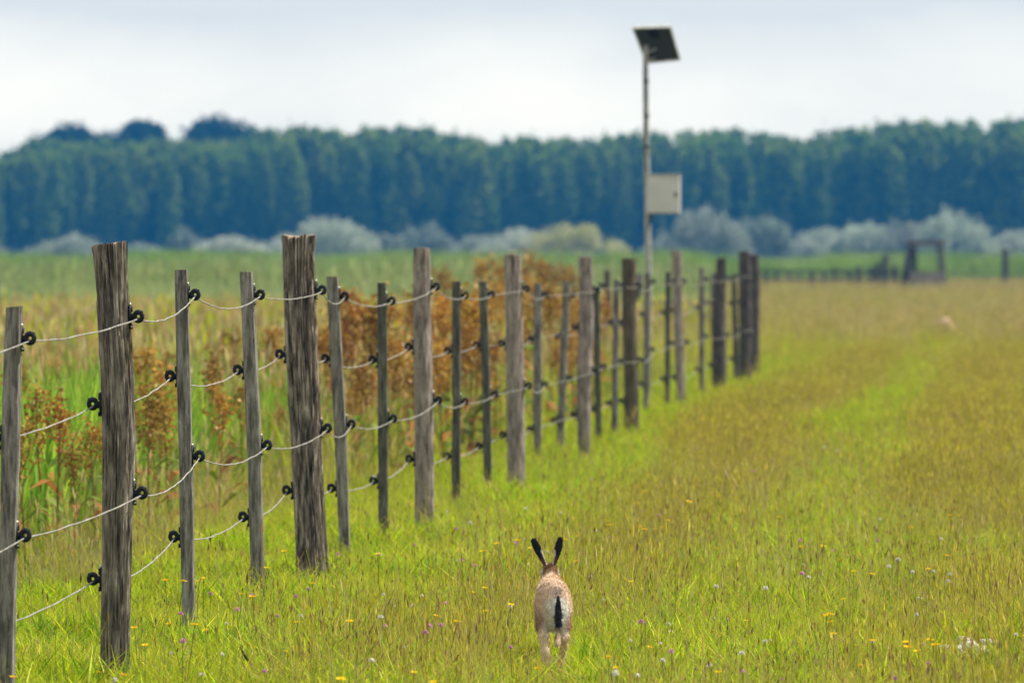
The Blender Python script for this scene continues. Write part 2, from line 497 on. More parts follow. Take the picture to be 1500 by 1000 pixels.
# one pointed top standing above the others at right
put_tree(1322, 176, 838, 2, "spruce_tree", "narrow pointed dark tree whose tip sticks out above the right part of the skyline", None, 0.75)
# three broad dark trees behind the plantation at left
for (px_, top, w, lab) in [(62, 196, 34, "small dark shoulder tree behind the plantation, left of the leftmost big dome"),
                           (152, 192, 32, "low dark tree filling the dip between the left and middle big domes"),
                           (366, 182, 42, "dark rounded tree joined to the right side of the widest dome"),
                           (418, 190, 40, "dark tree topping the plantation right of the three big domes"),
                           (104, 178, 52, "broad dark round-topped tree behind the plantation, leftmost of the three big ones"),
                           (207, 169, 47, "broad dark round-topped tree behind the plantation, left of the bright sky gap"),
                           (320, 167, 64, "widest broad dark tree behind the plantation, just right of the bright sky gap")]:
    t = 900; r = np.random.default_rng(int(px_))
    base = P(px_, 370, t); base.z = 0
    h = 1.6 + (370 - top) / 10.0; hw = w / 10.0
    root = empty("broadleaf_tree", base)
    cs = [(0, 0, h * .79)]; rs = [(hw * .85, hw * .8, h * .19)]
    for q in range(13):
        th = q * .785 + r.random(); f_ = .15 + .7 * r.random()
        cs.append((math.cos(th) * hw * f_, math.sin(th) * hw * f_, h * (0.93 - .30 * f_ * f_ - .06 * r.random()))); g_ = r.uniform(.24, .40); rs.append((hw * g_, hw * g_, h * r.uniform(.06, .085)))
    V, Q, C = leaf_cloud(5200, cs, rs, 0.45, OAK_PAL, r, 0.3)
    link("crown", np_mesh("broadleaf_crown", V, Q, C), M_POPLAR, root)
    link("trunk", trunk_mesh("broadleaf_trunk", h * .72, .38, .2, r), M_BARK, root)
    tag(root, lab, "tree")
# dense undergrowth behind the poplar rows
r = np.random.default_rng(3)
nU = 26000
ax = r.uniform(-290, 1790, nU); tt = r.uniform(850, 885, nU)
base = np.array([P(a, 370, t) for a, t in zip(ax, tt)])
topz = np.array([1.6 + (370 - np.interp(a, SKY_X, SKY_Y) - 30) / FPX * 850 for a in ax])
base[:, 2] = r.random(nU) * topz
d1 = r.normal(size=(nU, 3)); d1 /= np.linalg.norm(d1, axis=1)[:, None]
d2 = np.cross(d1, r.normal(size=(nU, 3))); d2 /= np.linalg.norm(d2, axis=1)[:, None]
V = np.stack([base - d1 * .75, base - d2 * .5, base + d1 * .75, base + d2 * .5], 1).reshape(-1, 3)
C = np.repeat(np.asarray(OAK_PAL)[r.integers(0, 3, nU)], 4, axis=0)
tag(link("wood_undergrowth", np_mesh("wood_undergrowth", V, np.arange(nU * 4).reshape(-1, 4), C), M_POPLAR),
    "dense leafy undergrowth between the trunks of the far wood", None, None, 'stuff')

# ------------------------------------------------------------------ willow bushes before the wood
WIL_PAL = [(0.36, 0.40, 0.28), (0.43, 0.46, 0.35), (0.29, 0.34, 0.23), (0.48, 0.50, 0.40)]
GOLD_PAL = [(0.62, 0.58, 0.12), (0.66, 0.60, 0.15), (0.48, 0.50, 0.12)]
BUSHES = [  # px, top y, half width px, depth, palette, label
    (-60, 340, 60, 500, 0, "pale rounded willow bush just beyond the left edge of the meadow view"),
    (100, 342, 46, 500, 0, "pale dome-shaped willow bush at far left, left of the thick slanting post"),
    (205, 357, 30, 540, 0, "small low pale bush showing right beside the thick slanting post"),
    (272, 334, 26, 560, 1, "faint bluish bush rising behind the row, above the second stake"),
    (335, 346, 52, 510, 0, "broad grey-green willow bush between the two thick near posts"),
    (405, 350, 30, 520, 0, "low grey bush just left of the thick furrowed post"),
    (482, 317, 62, 470, 0, "tall pointed pale willow bush just right of the thick furrowed post"),
    (566, 343, 32, 520, 1, "low mauve-grey bush left of the third tall post"),
    (622, 326, 36, 540, 1, "round blue-grey bush behind the third tall post"),
    (712, 344, 50, 500, 0, "low pale bush left of the wide yellowish willow"),
    (775, 335, 66, 490, 0, "sloping grey-green bush joined to the left of the wide yellowish willow"),
    (840, 326, 60, 480, 2, "wide willow bush with a yellowish crown left of the solar mast"),
    (975, 348, 28, 520, 1, "low grey bush directly right of the solar mast"),
    (1032, 304, 54, 490, 0, "tallest grey willow bush, right of the white box on the mast"),
    (1115, 315, 44, 500, 1, "round willow bush with a dark blue hollow, right of the tallest grey bush"),
    (1205, 334, 42, 510, 0, "low pale bush at the left end of the long bush bank on the right"),
    (1262, 324, 44, 505, 0, "pale bush in the middle of the long bush bank on the right"),
    (1322, 322, 44, 505, 0, "pale bush behind the wooden hide's roof in the long bush bank"),
    (1396, 306, 52, 495, 0, "tall pale bush with a blue shaded side at the right end of the bush bank"),
    (1500, 334, 44, 510, 0, "pale bush cut by the right edge of the picture"),
    (1600, 330, 60, 505, 0, "pale bush beyond the right edge of the meadow view"),
]
for q, (px_, top, hw, t, pal, lab) in enumerate(BUSHES):
    t *= 1.22; hw *= 1.38
    r = np.random.default_rng(200 + q)
    base = P(px_, 370, t); base.z = 0
    h = 1.6 + (370 - top) / FPX * t; w = hw / FPX * t
    cs = [(w * r.normal() * .12, 0, h * .42)]; rs = [(w * .66, w * .6, h * .55)]
    for k in range(16):
        a = r.uniform(-1, 1); zz = h * (0.24 + .46 * (1 - abs(a) ** 1.8)) * r.uniform(.75, 1.12)
        cs.append((a * w * .85, r.normal() * w * .3, zz)); g_ = r.uniform(.14, .30); rs.append((w * g_, w * .34, min(h * 1.03 - zz, zz + .1, h * .3)))
    root = empty("willow_bush", base)
    palette = [WIL_PAL, [(0.24, 0.29, 0.21), (0.31, 0.35, 0.26), (0.20, 0.25, 0.17)], GOLD_PAL + WIL_PAL[1:2]][pal]
    V, Q, C = leaf_cloud(5200, cs, rs, 0.17, palette, r, 0.45)
    link("crown", np_mesh("willow_crown", V, Q, C), M_WILLOW, root)
    link("trunk", trunk_mesh("willow_trunk", h * .6, .10, .1, r), M_BARK, root)
    tag(root, lab, "bush")

# ------------------------------------------------------------------ grass tufts (prototypes live outside the scene)


def blades(r, n, rad, h0, h1, w, lean, palette, droop=0.3, levels=3, tipdry=None):
    """n curved blades rooted in a disc"""
    th = r.random(n) * 6.283; rr = rad * np.sqrt(r.random(n))
    root = np.stack([rr * np.cos(th), rr * np.sin(th), np.zeros(n)], 1)
    az = r.random(n) * 6.283
    dirv = np.stack([np.cos(az), np.sin(az), np.zeros(n)], 1)
    fa = r.random(n) * 6.283
    side = np.stack([np.cos(fa), np.sin(fa), np.zeros(n)], 1)
    h = h0 + (h1 - h0) * r.random(n)
    le = lean * np.abs(r.normal(size=n))
    dr = droop * r.random(n)
    pts = []
    L = np.linspace(0, 1, levels)
    wid = [1.0, 0.8, 0.15] if levels == 3 else [1.0, 0.95, 0.65, 0.1]
    V = np.zeros((n, levels * 2, 3))
    for q, f in enumerate(L):
        c = root + dirv * (h * (le * f + dr * f * f))[:, None]
        c[:, 2] = h * (f - 0.35 * dr * f * f)
        ww = w * wid[q] * (0.7 + 0.6 * r.random(n))[:, None] * .5
        V[:, q * 2] = c - side * ww; V[:, q * 2 + 1] = c + side * ww
    Q = []
    base = np.arange(n)[:, None] * levels * 2
    for q in range(levels - 1):
        Q.append(base + np.array([[q * 2, q * 2 + 1, q * 2 + 3, q * 2 + 2]]))
    pal = np.asarray(palette, float)
    c = pal[r.integers(0, len(pal), n)] * (0.55 + .85 * r.random(n) ** 1.2)[:, None]
    C = np.repeat(c[:, None], levels * 2, axis=1)
    if tipdry is not None:
        C[:, -2:] = C[:, -2:] * .5 + np.asarray(tipdry) * .5
    return V.reshape(-1, 3), np.vstack(Q), C.reshape(-1, 3)


def seed_stalks(r, mb, n, rad, h0, h1, w, headlen, headw, stem_col, head_pal, lean=0.12, k=3):
    for q in range(n):
        th = r.random() * 6.283; rr = rad * math.sqrt(r.random())
        b = np.array([rr * math.cos(th), rr * math.sin(th), 0])
        az = r.random() * 6.283; h = h0 + (h1 - h0) * r.random()
        d = np.array([math.cos(az), math.sin(az), 0]); s = np.array([-d[1], d[0], 0])
        le = lean * abs(r.normal())
        top = b + d * h * le + np.array([0, 0, h])
        mid = (b + top) / 2 - d * h * le * .12
        mb.add([b - s * w, b + s * w, mid - s * w * .8, mid + s * w * .8, top - s * w * .5, top + s * w * .5],
               [(0, 1, 3, 2), (2, 3, 5, 4)], stem_col)
        hc = np.asarray(head_pal[r.integers(0, len(head_pal))]) * (0.75 + .5 * r.random())
        ax = np.array([d[0] * le * 1.5, d[1] * le * 1.5, 1]); ax /= np.linalg.norm(ax)
        for j in range(2):
            e = s if j == 0 else d
            hl = headlen * (.7 + .6 * r.random())
            mb.add([top - ax * hl * .2, top + e * headw + ax * hl * .3, top + ax * hl, top - e * headw + ax * hl * .35], [(0, 1, 2, 3)], hc)


GREEN = [(0.29, 0.44, 0.008), (0.37, 0.52, 0.010), (0.19, 0.36, 0.008), (0.48, 0.55, 0.015), (0.13, 0.28, 0.008)]
OLIVE = [(0.38, 0.45, 0.012), (0.50, 0.51, 0.02), (0.28, 0.37, 0.010), (0.60, 0.56, 0.04), (0.40, 0.38, 0.025)]
STRAW = [(0.52, 0.40, 0.12), (0.58, 0.46, 0.17), (0.45, 0.34, 0.08), (0.62, 0.51, 0.22), (0.42, 0.36, 0.06)]
TAWNY = [(0.50, 0.42, 0.035), (0.42, 0.39, 0.02), (0.56, 0.45, 0.06), (0.36, 0.37, 0.015), (0.46, 0.34, 0.04)]
DUN = [(0.44, 0.37, 0.035), (0.35, 0.29, 0.035), (0.52, 0.43, 0.07), (0.34, 0.34, 0.02), (0.60, 0.50, 0.11)]
PINKY = [(0.52, 0.37, 0.14), (0.56, 0.43, 0.17), (0.46, 0.38, 0.09), (0.50, 0.45, 0.13), (0.34, 0.40, 0.05)]
VIVID = [(0.24, 0.44, 0.02), (0.30, 0.48, 0.03), (0.18, 0.36, 0.02), (0.35, 0.48, 0.04)]
SAGE = [(0.34, 0.42, 0.16), (0.40, 0.46, 0.20), (0.28, 0.38, 0.11), (0.46, 0.47, 0.22)]
REED = [(0.19, 0.33, 0.03), (0.25, 0.38, 0.04), (0.14, 0.26, 0.025)]
BROWN_HEAD = [(0.22, 0.13, 0.06), (0.32, 0.21, 0.09), (0.14, 0.08, 0.045), (0.40, 0.29, 0.14), (0.35, 0.28, 0.10)]
PALE_HEAD = [(0.54, 0.46, 0.22), (0.48, 0.38, 0.15), (0.58, 0.51, 0.27)]
PINK_HEAD = [(0.55, 0.38, 0.17), (0.46, 0.33, 0.11), (0.58, 0.46, 0.20), (0.38, 0.38, 0.08)]

protos = {}


def proto(coll, mat, fn, n):
    c = bpy.data.collections.new(coll)
    for q in range(n):
        r = np.random.default_rng(abs(hash(coll)) % 1000 + q) if False else np.random.default_rng(sum(map(ord, coll)) + 17 * q)
        mb = MB(); fn(r, mb)
        me = mb.mesh(f"{coll}_{q:02d}"); me.materials.append(mat)
        o = bpy.data.objects.new(f"{coll}_{q:02d}", me)
        c.objects.link(o)
    protos[coll] = (c, n)


def f_verge(r, mb):
    mb.add(*blades(r, 44, .13, .03, .11, .0062, .5, GREEN, .6))
    mb.add(*blades(r, 8, .14, .02, .05, .013, .7, GREEN[2:], .6))
    mb.add(*blades(r, 5, .13, .07, .15, .0035, .45, OLIVE, .6))
    mb.add(*blades(r, 2, .13, .09, .16, .003, .7, STRAW[:1], .9))


def f_track(r, mb):
    mb.add(*blades(r, 32, .13, .03, .11, .0056, .55, GREEN[:4] + OLIVE[:2], .6))
    mb.add(*blades(r, 7, .14, .02, .05, .012, .7, GREEN[2:] + OLIVE[2:3], .6))
    mb.add(*blades(r, 14, .13, .05, .14, .0036, .5, OLIVE + TAWNY[:2], .7))
    seed_stalks(r, mb, 2, .13, .10, .19, .0011, .022, .003, (0.34, 0.30, 0.05), BROWN_HEAD)


def f_tawny(r, mb):
    mb.add(*blades(r, 26, .13, .03, .11, .004, .55, TAWNY + DUN, .6))
    mb.add(*blades(r, 9, .13, .03, .10, .004, .5, OLIVE[:3] + GREEN[4:], .6))
    seed_stalks(r, mb, 15, .14, .10, .21, .0010, .026, .0024, (0.36, 0.30, 0.06), DUN + TAWNY[:2] + BROWN_HEAD[1:2], lean=.25)


def f_clump(r, mb):
    mb.add(*blades(r, 60, .11, .08, .22, .006, .5, [(0.13, 0.26, 0.008), (0.19, 0.34, 0.01), (0.09, 0.19, 0.008), (0.28, 0.38, 0.02)], .7))
    mb.add(*blades(r, 6, .12, .10, .24, .004, .6, STRAW[:2] + OLIVE[:2], .9))


def f_seeds(r, mb):
    seed_stalks(r, mb, 4, .16, .12, .27, .0014, .020, .0026, (0.34, 0.32, 0.07), BROWN_HEAD, lean=.25)
    seed_stalks(r, mb, 4, .16, .14, .32, .0013, .040, .0020, (0.42, 0.36, 0.12), TAWNY + PALE_HEAD[:1], lean=.2)


def f_oat(r, mb):
    seed_stalks(r, mb, 3, .07, .34, .52, .0013, .09, .0038, (0.45, 0.38, 0.2), PALE_HEAD, lean=.16)


def f_thatch(r, mb):
    mb.add(*blades(r, 60, .16, .04, .11, .004, .9, GREEN[:4] + OLIVE + STRAW[:1], .8))


proto("verge_tuft", M_GRASS, f_verge, 6)
proto("track_tuft", M_GRASS, f_track, 6)
proto("tawny_tuft", M_DRY, f_tawny, 6)
proto("seed_tuft", M_DRY, f_seeds, 6)
proto("clump_tuft", M_GRASS, f_clump, 5)
proto("oat_tuft", M_DRY, f_oat, 4)
proto("thatch_tuft", M_GRASS, f_thatch, 5)


def f_straw(r, mb):
    mb.add(*blades(r, 34, .18, .20, .50, .0045, .25, STRAW + OLIVE[1:4], .5))
    mb.add(*blades(r, 12, .18, .15, .40, .006, .25, GREEN, .4))
    seed_stalks(r, mb, 9, .18, .35, .60, .0016, .08, .007, (0.38, 0.30, 0.12), PALE_HEAD + PINK_HEAD)


def f_sedge(r, mb):
    mb.add(*blades(r, 26, .16, .50, .92, .020, .13, VIVID, .35, levels=4))
    mb.add(*blades(r, 16, .2, .25, .55, .009, .2, VIVID + GREEN, .4))
    mb.add(*blades(r, 3, .2, .4, .7, .008, .4, STRAW, .6))


def f_mid(r, mb):
    mb.add(*blades(r, 34, .30, .25, .62, .009, .2, GREEN + OLIVE[:3], .45))
    mb.add(*blades(r, 18, .30, .35, .70, .006, .2, STRAW, .5))
    seed_stalks(r, mb, 7, .30, .5, .8, .002, .09, .010, (0.36, 0.28, 0.11), PALE_HEAD + PINK_HEAD)


def f_pinky(r, mb):
    mb.add(*blades(r, 26, .35, .30, .62, .009, .18, PINKY + OLIVE[:2], .4))
    mb.add(*blades(r, 12, .35, .25, .60, .010, .2, OLIVE[:2] + GREEN[:2], .4))
    seed_stalks(r, mb, 14, .35, .50, .78, .003, .12, .016, (0.44, 0.37, 0.10), PINK_HEAD + PALE_HEAD[:1] + OLIVE[:2])


def f_sage(r, mb):
    mb.add(*blades(r, 44, .45, .50, .95, .020, .12, SAGE, .35, levels=4))
    seed_stalks(r, mb, 5, .45, .8, 1.0, .004, .14, .02, (0.36, 0.40, 0.15), SAGE)


def f_reed(r, mb):
    mb.add(*blades(r, 60, .6, .9, 1.6, .035, .10, REED, .35, levels=4))


proto("straw_tuft", M_DRY, f_straw, 6)
proto("sedge_tuft", M_SEDGE, f_sedge, 6)
proto("mid_tuft", M_DRY, f_mid, 6)
proto("pinky_tuft", M_DRY, f_pinky, 6)
proto("sage_tuft", M_REED, f_sage, 5)
proto("reed_tuft", M_REED, f_reed, 5)


def scatter(name, coll, pts, scl, label):
    """one 'stuff' object whose points carry tufts"""
    c, k = protos[coll]
    n = len(pts)
    me = bpy.data.meshes.new(name)
    me.vertices.add(n)
    me.vertices.foreach_set("co", np.asarray(pts, np.float32).ravel())
    a = me.attributes.new("idx", 'INT', 'POINT'); a.data.foreach_set("value", rng.integers(0, k, n).astype(np.int32))
    rot = np.stack([rng.normal(size=n) * .06, rng.normal(size=n) * .06, rng.random(n) * 6.283], 1).astype(np.float32)
    a = me.attributes.new("rot", 'FLOAT_VECTOR', 'POINT'); a.data.foreach_set("vector", rot.ravel())
    a = me.attributes.new("scl", 'FLOAT', 'POINT'); a.data.foreach_set("value", np.asarray(scl, np.float32))
    o = bpy.data.objects.new(name, me); COL.objects.link(o)
    ng = bpy.data.node_groups.new(name + "_nodes", 'GeometryNodeTree')
    ng.interface.new_socket("Geometry", in_out='INPUT', socket_type='NodeSocketGeometry')
    ng.interface.new_socket("Geometry", in_out='OUTPUT', socket_type='NodeSocketGeometry')
    gi = ng.nodes.new("NodeGroupInput"); go = ng.nodes.new("NodeGroupOutput")
    m2p = ng.nodes.new("GeometryNodeMeshToPoints")
    iop = ng.nodes.new("GeometryNodeInstanceOnPoints"); iop.inputs["Pick Instance"].default_value = True
    ci = ng.nodes.new("GeometryNodeCollectionInfo"); ci.inputs["Collection"].default_value = c
    ci.inputs["Separate Children"].default_value = True; ci.inputs["Reset Children"].default_value = True

    def named(t, nm):
        q = ng.nodes.new("GeometryNodeInputNamedAttribute"); q.data_type = t; q.inputs["Name"].default_value = nm
        return q.outputs["Attribute"]
    L = ng.links
    L.new(gi.outputs[0], m2p.inputs["Mesh"]); L.new(m2p.outputs[0], iop.inputs["Points"])
    L.new(ci.outputs[0], iop.inputs["Instance"])
    L.new(named('INT', "idx"), iop.inputs["Instance Index"])
    e2r = ng.nodes.new("FunctionNodeEulerToRotation")
    L.new(named('FLOAT_VECTOR', "rot"), e2r.inputs[0]); L.new(e2r.outputs[0], iop.inputs["Rotation"])
    L.new(named('FLOAT', "scl"), iop.inputs["Scale"])
    L.new(iop.outputs[0], go.inputs[0])
    md = o.modifiers.new("tufts", 'NODES'); md.node_group = ng
    tag(o, label, None, None, 'stuff')
    return o


def left_x(d): return CAM.x - 1490 / FPX * d     # left frame edge at distance d
def right_x(d): return CAM.x + 10 / FPX * d


def field(d0, d1, density, u0=None, u1=None, margin=(1.25, 1.5), keep=None):
    """random ground points between distances d0 and d1 over the view (with room to the sides)"""
    pts = []
    step = max(2.0, (d1 - d0) / 24)
    d = d0
    while d < d1:
        e = min(d1, d + step)
        xa = left_x(e) - margin[0] - 0.03 * e; xb = right_x(e) + margin[1] + 0.03 * e
        if u0 is not None: xa = max(xa, u0)
        if u1 is not None: xb = min(xb, u1)
        if xb > xa:
            dens = density((d + e) / 2) if callable(density) else density
            nn = int((e - d) * (xb - xa) * dens)
            p = np.stack([rng.uniform(xa, xb, nn), rng.uniform(d, e, nn), np.zeros(nn)], 1)
            pts.append(p)
        d = e
    p = np.vstack(pts)
    if keep is not None: p = p[rng.random(len(p)) < keep(p)]
    return p


def nz2(p, s, off=0.0):
    return np.array([noise.noise(Vector((x * s + off, y * s * .6 + off * 2.3, off))) for x, y, _ in p])


def wob(p): return np.array([0.42 * noise.noise(Vector((3.1, y * .055, 0.5))) + .25 * noise.noise(Vector((x * .5, y * .16, 7.5))) for x, y, _ in p])


def band(u, a, b, s=.15): return 1 / (1 + np.exp(-(u - a) / s)) * 1 / (1 + np.exp((u - b) / s))


# how dry the sward is, by offset from the fence: two dry wheel strips with green between
def dryness(p):
    u = p[:, 0] + wob(p); d = p[:, 1]
    far = np.clip((d - 70) / 70, 0, 1)
    v = 1.08 * band(u, .84, 1.60, .10) + 1.0 * band(u, 2.62, 3.5, .12) + 0.42 * band(u, 3.55, 60, .3)
    v = v * np.clip((d - 24) / 12, 0.45, 1) + (0.75 * nz2(p, .45, 4.0) + 0.45 * nz2(p, 1.7, 8.0)) * np.clip((u - .45) / .6, .15, 1)
    v = v + far * (.8 - .7 * band(u, 1.7, 2.55, .2) * np.clip((150 - d) / 60, 0, 1))
    return np.clip(v, 0.01, 0.98)


LEFT = -0.95


def clumpy(p, s):
    """taller and shorter places in the sward"""
    return s * np.clip(1 + 1.1 * nz2(p, 1.3, 21.0) + .5 * nz2(p, 4.0, 23.0), .5, 1.75)


HARE_P = G(811, 971)


CLEAR = [(1415, 970, .17, 1.0), (372, 1000, .10, 1.0), (168, 1004, .10, 1.3), (277, 938, .06, 1.1), (379, 882, .06, 1.1), (459, 850, .11, 1.3),
         (506, 818, .06, 1.1), (562, 796, .06, 1.1), (622, 778, .09, 1.2), (757, 724, .09, 1.2)]


def trod(p, s):
    """the grass is short where the hare runs, round the stones, the twig and the feet of the posts"""
    dy_ = p[:, 1] - HARE_P.y
    k = (np.abs(p[:, 0] - HARE_P.x + dy_ * .075) < .16) & (dy_ > -3.6) & (dy_ < .4)
    s = np.where(k, np.minimum(s, 1.0) * np.where(dy_ > -1.5, .30, .5), s)
    for a_, y_, r_, l_ in CLEAR:
        c_ = G(a_, y_); sl = (CAM.x - c_.x) / c_.y
        dy_ = p[:, 1] - c_.y
        k = (np.abs(p[:, 0] - c_.x + dy_ * sl) < r_) & (dy_ > -l_) & (dy_ < .35)
        s = np.where(k, np.minimum(s, 1.1) * .42, s)
    return s


p = field(20.2, 42, lambda d: 62 if d < 32 else 44, u0=LEFT)
dr = dryness(p); pick = rng.random(len(p))
sel = pick > dr
lush = sel & (rng.random(len(p)) < np.where((p[:, 0] < 1.0) | ((p[:, 0] > 1.7) & (p[:, 0] < 2.7)), .75, .3))
scatter("verge_grass", "verge_tuft", p[lush], trod(p[lush], clumpy(p[lush], rng.uniform(.75, 1.25, lush.sum()))), "short bright green grass on the verge along the fence")
s2 = sel & ~lush
scatter("track_grass", "track_tuft", p[s2], trod(p[s2], clumpy(p[s2], rng.uniform(.7, 1.2, s2.sum()))), "short olive green grass on the grassy track")
s3 = ~sel
scatter("tawny_grass", "tawny_tuft", p[s3], trod(p[s3], clumpy(p[s3], rng.uniform(.7, 1.2, s3.sum()))), "dry tawny grass on the wheel strips of the track")
p = field(20.2, 40, 40, u0=LEFT)
scatter("low_thatch", "thatch_tuft", p, trod(p, rng.uniform(.8, 1.3, len(p))), "low matted grass close to the ground")
p = field(20.2, 60, 2.2, u0=-.6, keep=lambda p: np.clip(.15 + 2.2 * nz2(p, .8, 12.0), .03, 1))
k_ = np.abs(p[:, 0] - HARE_P.x + (p[:, 1] - HARE_P.y) * .075) > .35
corner = np.array([G(a, y_)[:] for a, y_ in ((1462, 985), (1478, 970), (1492, 990), (1470, 1000), (1500, 960), (1488, 940), (1505, 1005), (1450, 1010), (1496, 925), (1090, 960), (1100, 950), (1110, 955), (462, 850), (470, 845), (455, 852), (175, 1000), (163, 1003), (505, 815), (380, 880))])
p = np.vstack([p[k_], corner])
scatter("dark_grass_clumps", "clump_tuft", p, rng.uniform(.5, 1.0, len(p)), "deep green taller clumps in the sward")
p = field(20.2, 46, 20, u0=-.7, keep=lambda p: np.clip(.12 + .9 * band(p[:, 0], 1.0, 2.1, .3) + .55 * band(p[:, 0], 2.5, 6, .3) + 1.2 * nz2(p, .7, 2.0), .04, 1))
scatter("seed_heads", "seed_tuft", p, trod(p, rng.uniform(.7, 1.15, len(p))), "thin stalks with small brown seed heads")

p = field(21, 92, lambda d: 5 if d < 45 else 3, u0=.9, keep=lambda p: np.clip(.10 + 1.6 * nz2(p, .6, 31.0) + .25 * np.clip(p[:, 0] - 2.6, 0, 1), .02, 1))
k_ = (np.abs(p[:, 0] - HARE_P.x + (p[:, 1] - HARE_P.y) * .075) > .35) | (p[:, 1] > HARE_P.y + .3)
p = p[k_]
scatter("straw_clumps", "straw_tuft", p, rng.uniform(.28, .50, len(p)), "pale straw coloured seed grass in soft clumps on the track")

p = field(42, 92, lambda d: 26 if d < 60 else 15, u0=LEFT)
dr = dryness(p); sel = rng.random(len(p)) > dr
sc = rng.uniform(.95, 1.6, len(p))
lush = sel & (rng.random(len(p)) < .8)
scatter("mid_verge_grass", "verge_tuft", p[lush], sc[lush], "bright green verge grass farther along the fence")
s2 = sel & ~lush
scatter("mid_track_grass", "track_tuft", p[s2], sc[s2], "olive grass farther along the track")
scatter("mid_tawny_grass", "tawny_tuft", p[~sel], sc[~sel] * 1.1, "dry tawny grass farther along the track")

def right_of_reeds(p): return ((p[:, 0] > -1.2) | (p[:, 0] > 3.4 - .050 * p[:, 1])) * 1.0


p = field(92, 300, lambda d: 7 if d < 140 else 3.0, u0=-16, margin=(1, 14), keep=right_of_reeds)
dr = dryness(p); sel = rng.random(len(p)) > dr * .95
sc = rng.uniform(1.3, 2.2, len(p))
scatter("far_green_grass", "track_tuft", p[sel], sc[sel], "olive green grass at the far end of the track")
s3 = ~sel; hal = rng.random(len(p)) < .35
scatter("far_tawny_grass", "tawny_tuft", p[s3 & hal], sc[s3 & hal], "tawny grass at the far end of the track")
scatter("far_straw_grass", "straw_tuft", p[s3 & ~hal], sc[s3 & ~hal] * .42, "straw coloured grass at the far end of the track")

# meadow behind the fence
p = field(20.5, 48, lambda d: 9 if d < 32 else 7, u1=-.95, keep=lambda p: np.clip(1.15 - .9 * band(p[:, 0], -40, -2.2, .4), .3, 1))
scatter("straw_grass", "straw_tuft", p, rng.uniform(.65, 1.1, len(p)) * np.where(p[:, 0] > -1.3, .6, .85), "straw coloured seeding grass behind the fence")
p = field(23, 66, lambda d: 15 if d < 46 else 7, u1=-1.75, keep=lambda p: np.clip(np.where(p[:, 1] < 46, .8, .5) + 1.8 * nz2(p, .5, 6.0), .05, 1))
scatter("sedge_blades", "sedge_tuft", p, rng.uniform(.7, 1.15, len(p)) * np.clip((p[:, 1] - 20) / 10, .6, 1), "broad bright green sedge blades behind the fence")
p = field(40, 80, 5.0, u1=-1.0)
scatter("meadow_grass", "mid_tuft", p, rng.uniform(.75, 1.25, len(p)), "mixed green and straw meadow grass behind the fence")
p = field(48, 105, lambda d: 3.2 if d < 90 else 2.2, u1=-1.3, keep=lambda p: np.clip(.9 + .7 * nz2(p, .12, 6.0), .1, 1))
scatter("pink_seed_grass", "pinky_tuft", p, rng.uniform(.85, 1.15, len(p)), "pinkish brown seeding grass in the middle of the meadow")
p = field(100, 215, 1.9, u1=-2.0, keep=lambda p: 1.0 - right_of_reeds(p))
scatter("pale_reed_bed", "sage_tuft", p, rng.uniform(.8, 1.1, len(p)) * np.clip(1 + 1.0 * nz2(p, .14, 13.0), .7, 1.3), "pale sage green reed bed across the meadow")
p = field(232, 330, 1.5, margin=(8, 25), keep=lambda p: np.maximum((p[:, 1] > 292) * 1.0, 1.0 - right_of_reeds(p)))
scatter("green_reed_bed", "reed_tuft", p, rng.uniform(.60, .88, len(p)) * np.clip(1 + 1.3 * nz2(p, .16, 3.0) + .8 * nz2(p, .5, 9.0), .5, 1.45), "bright green reed bed before the far bushes")
p = field(330, 480, .45, margin=(10, 30))
scatter("far_reed_bed", "reed_tuft", p, rng.uniform(.5, .78, len(p)) * np.clip(1 + 1.0 * nz2(p, .1, 5.0), .6, 1.25), "green reeds running back to the far bushes")

# ------------------------------------------------------------------ docks (rusty seed heads)


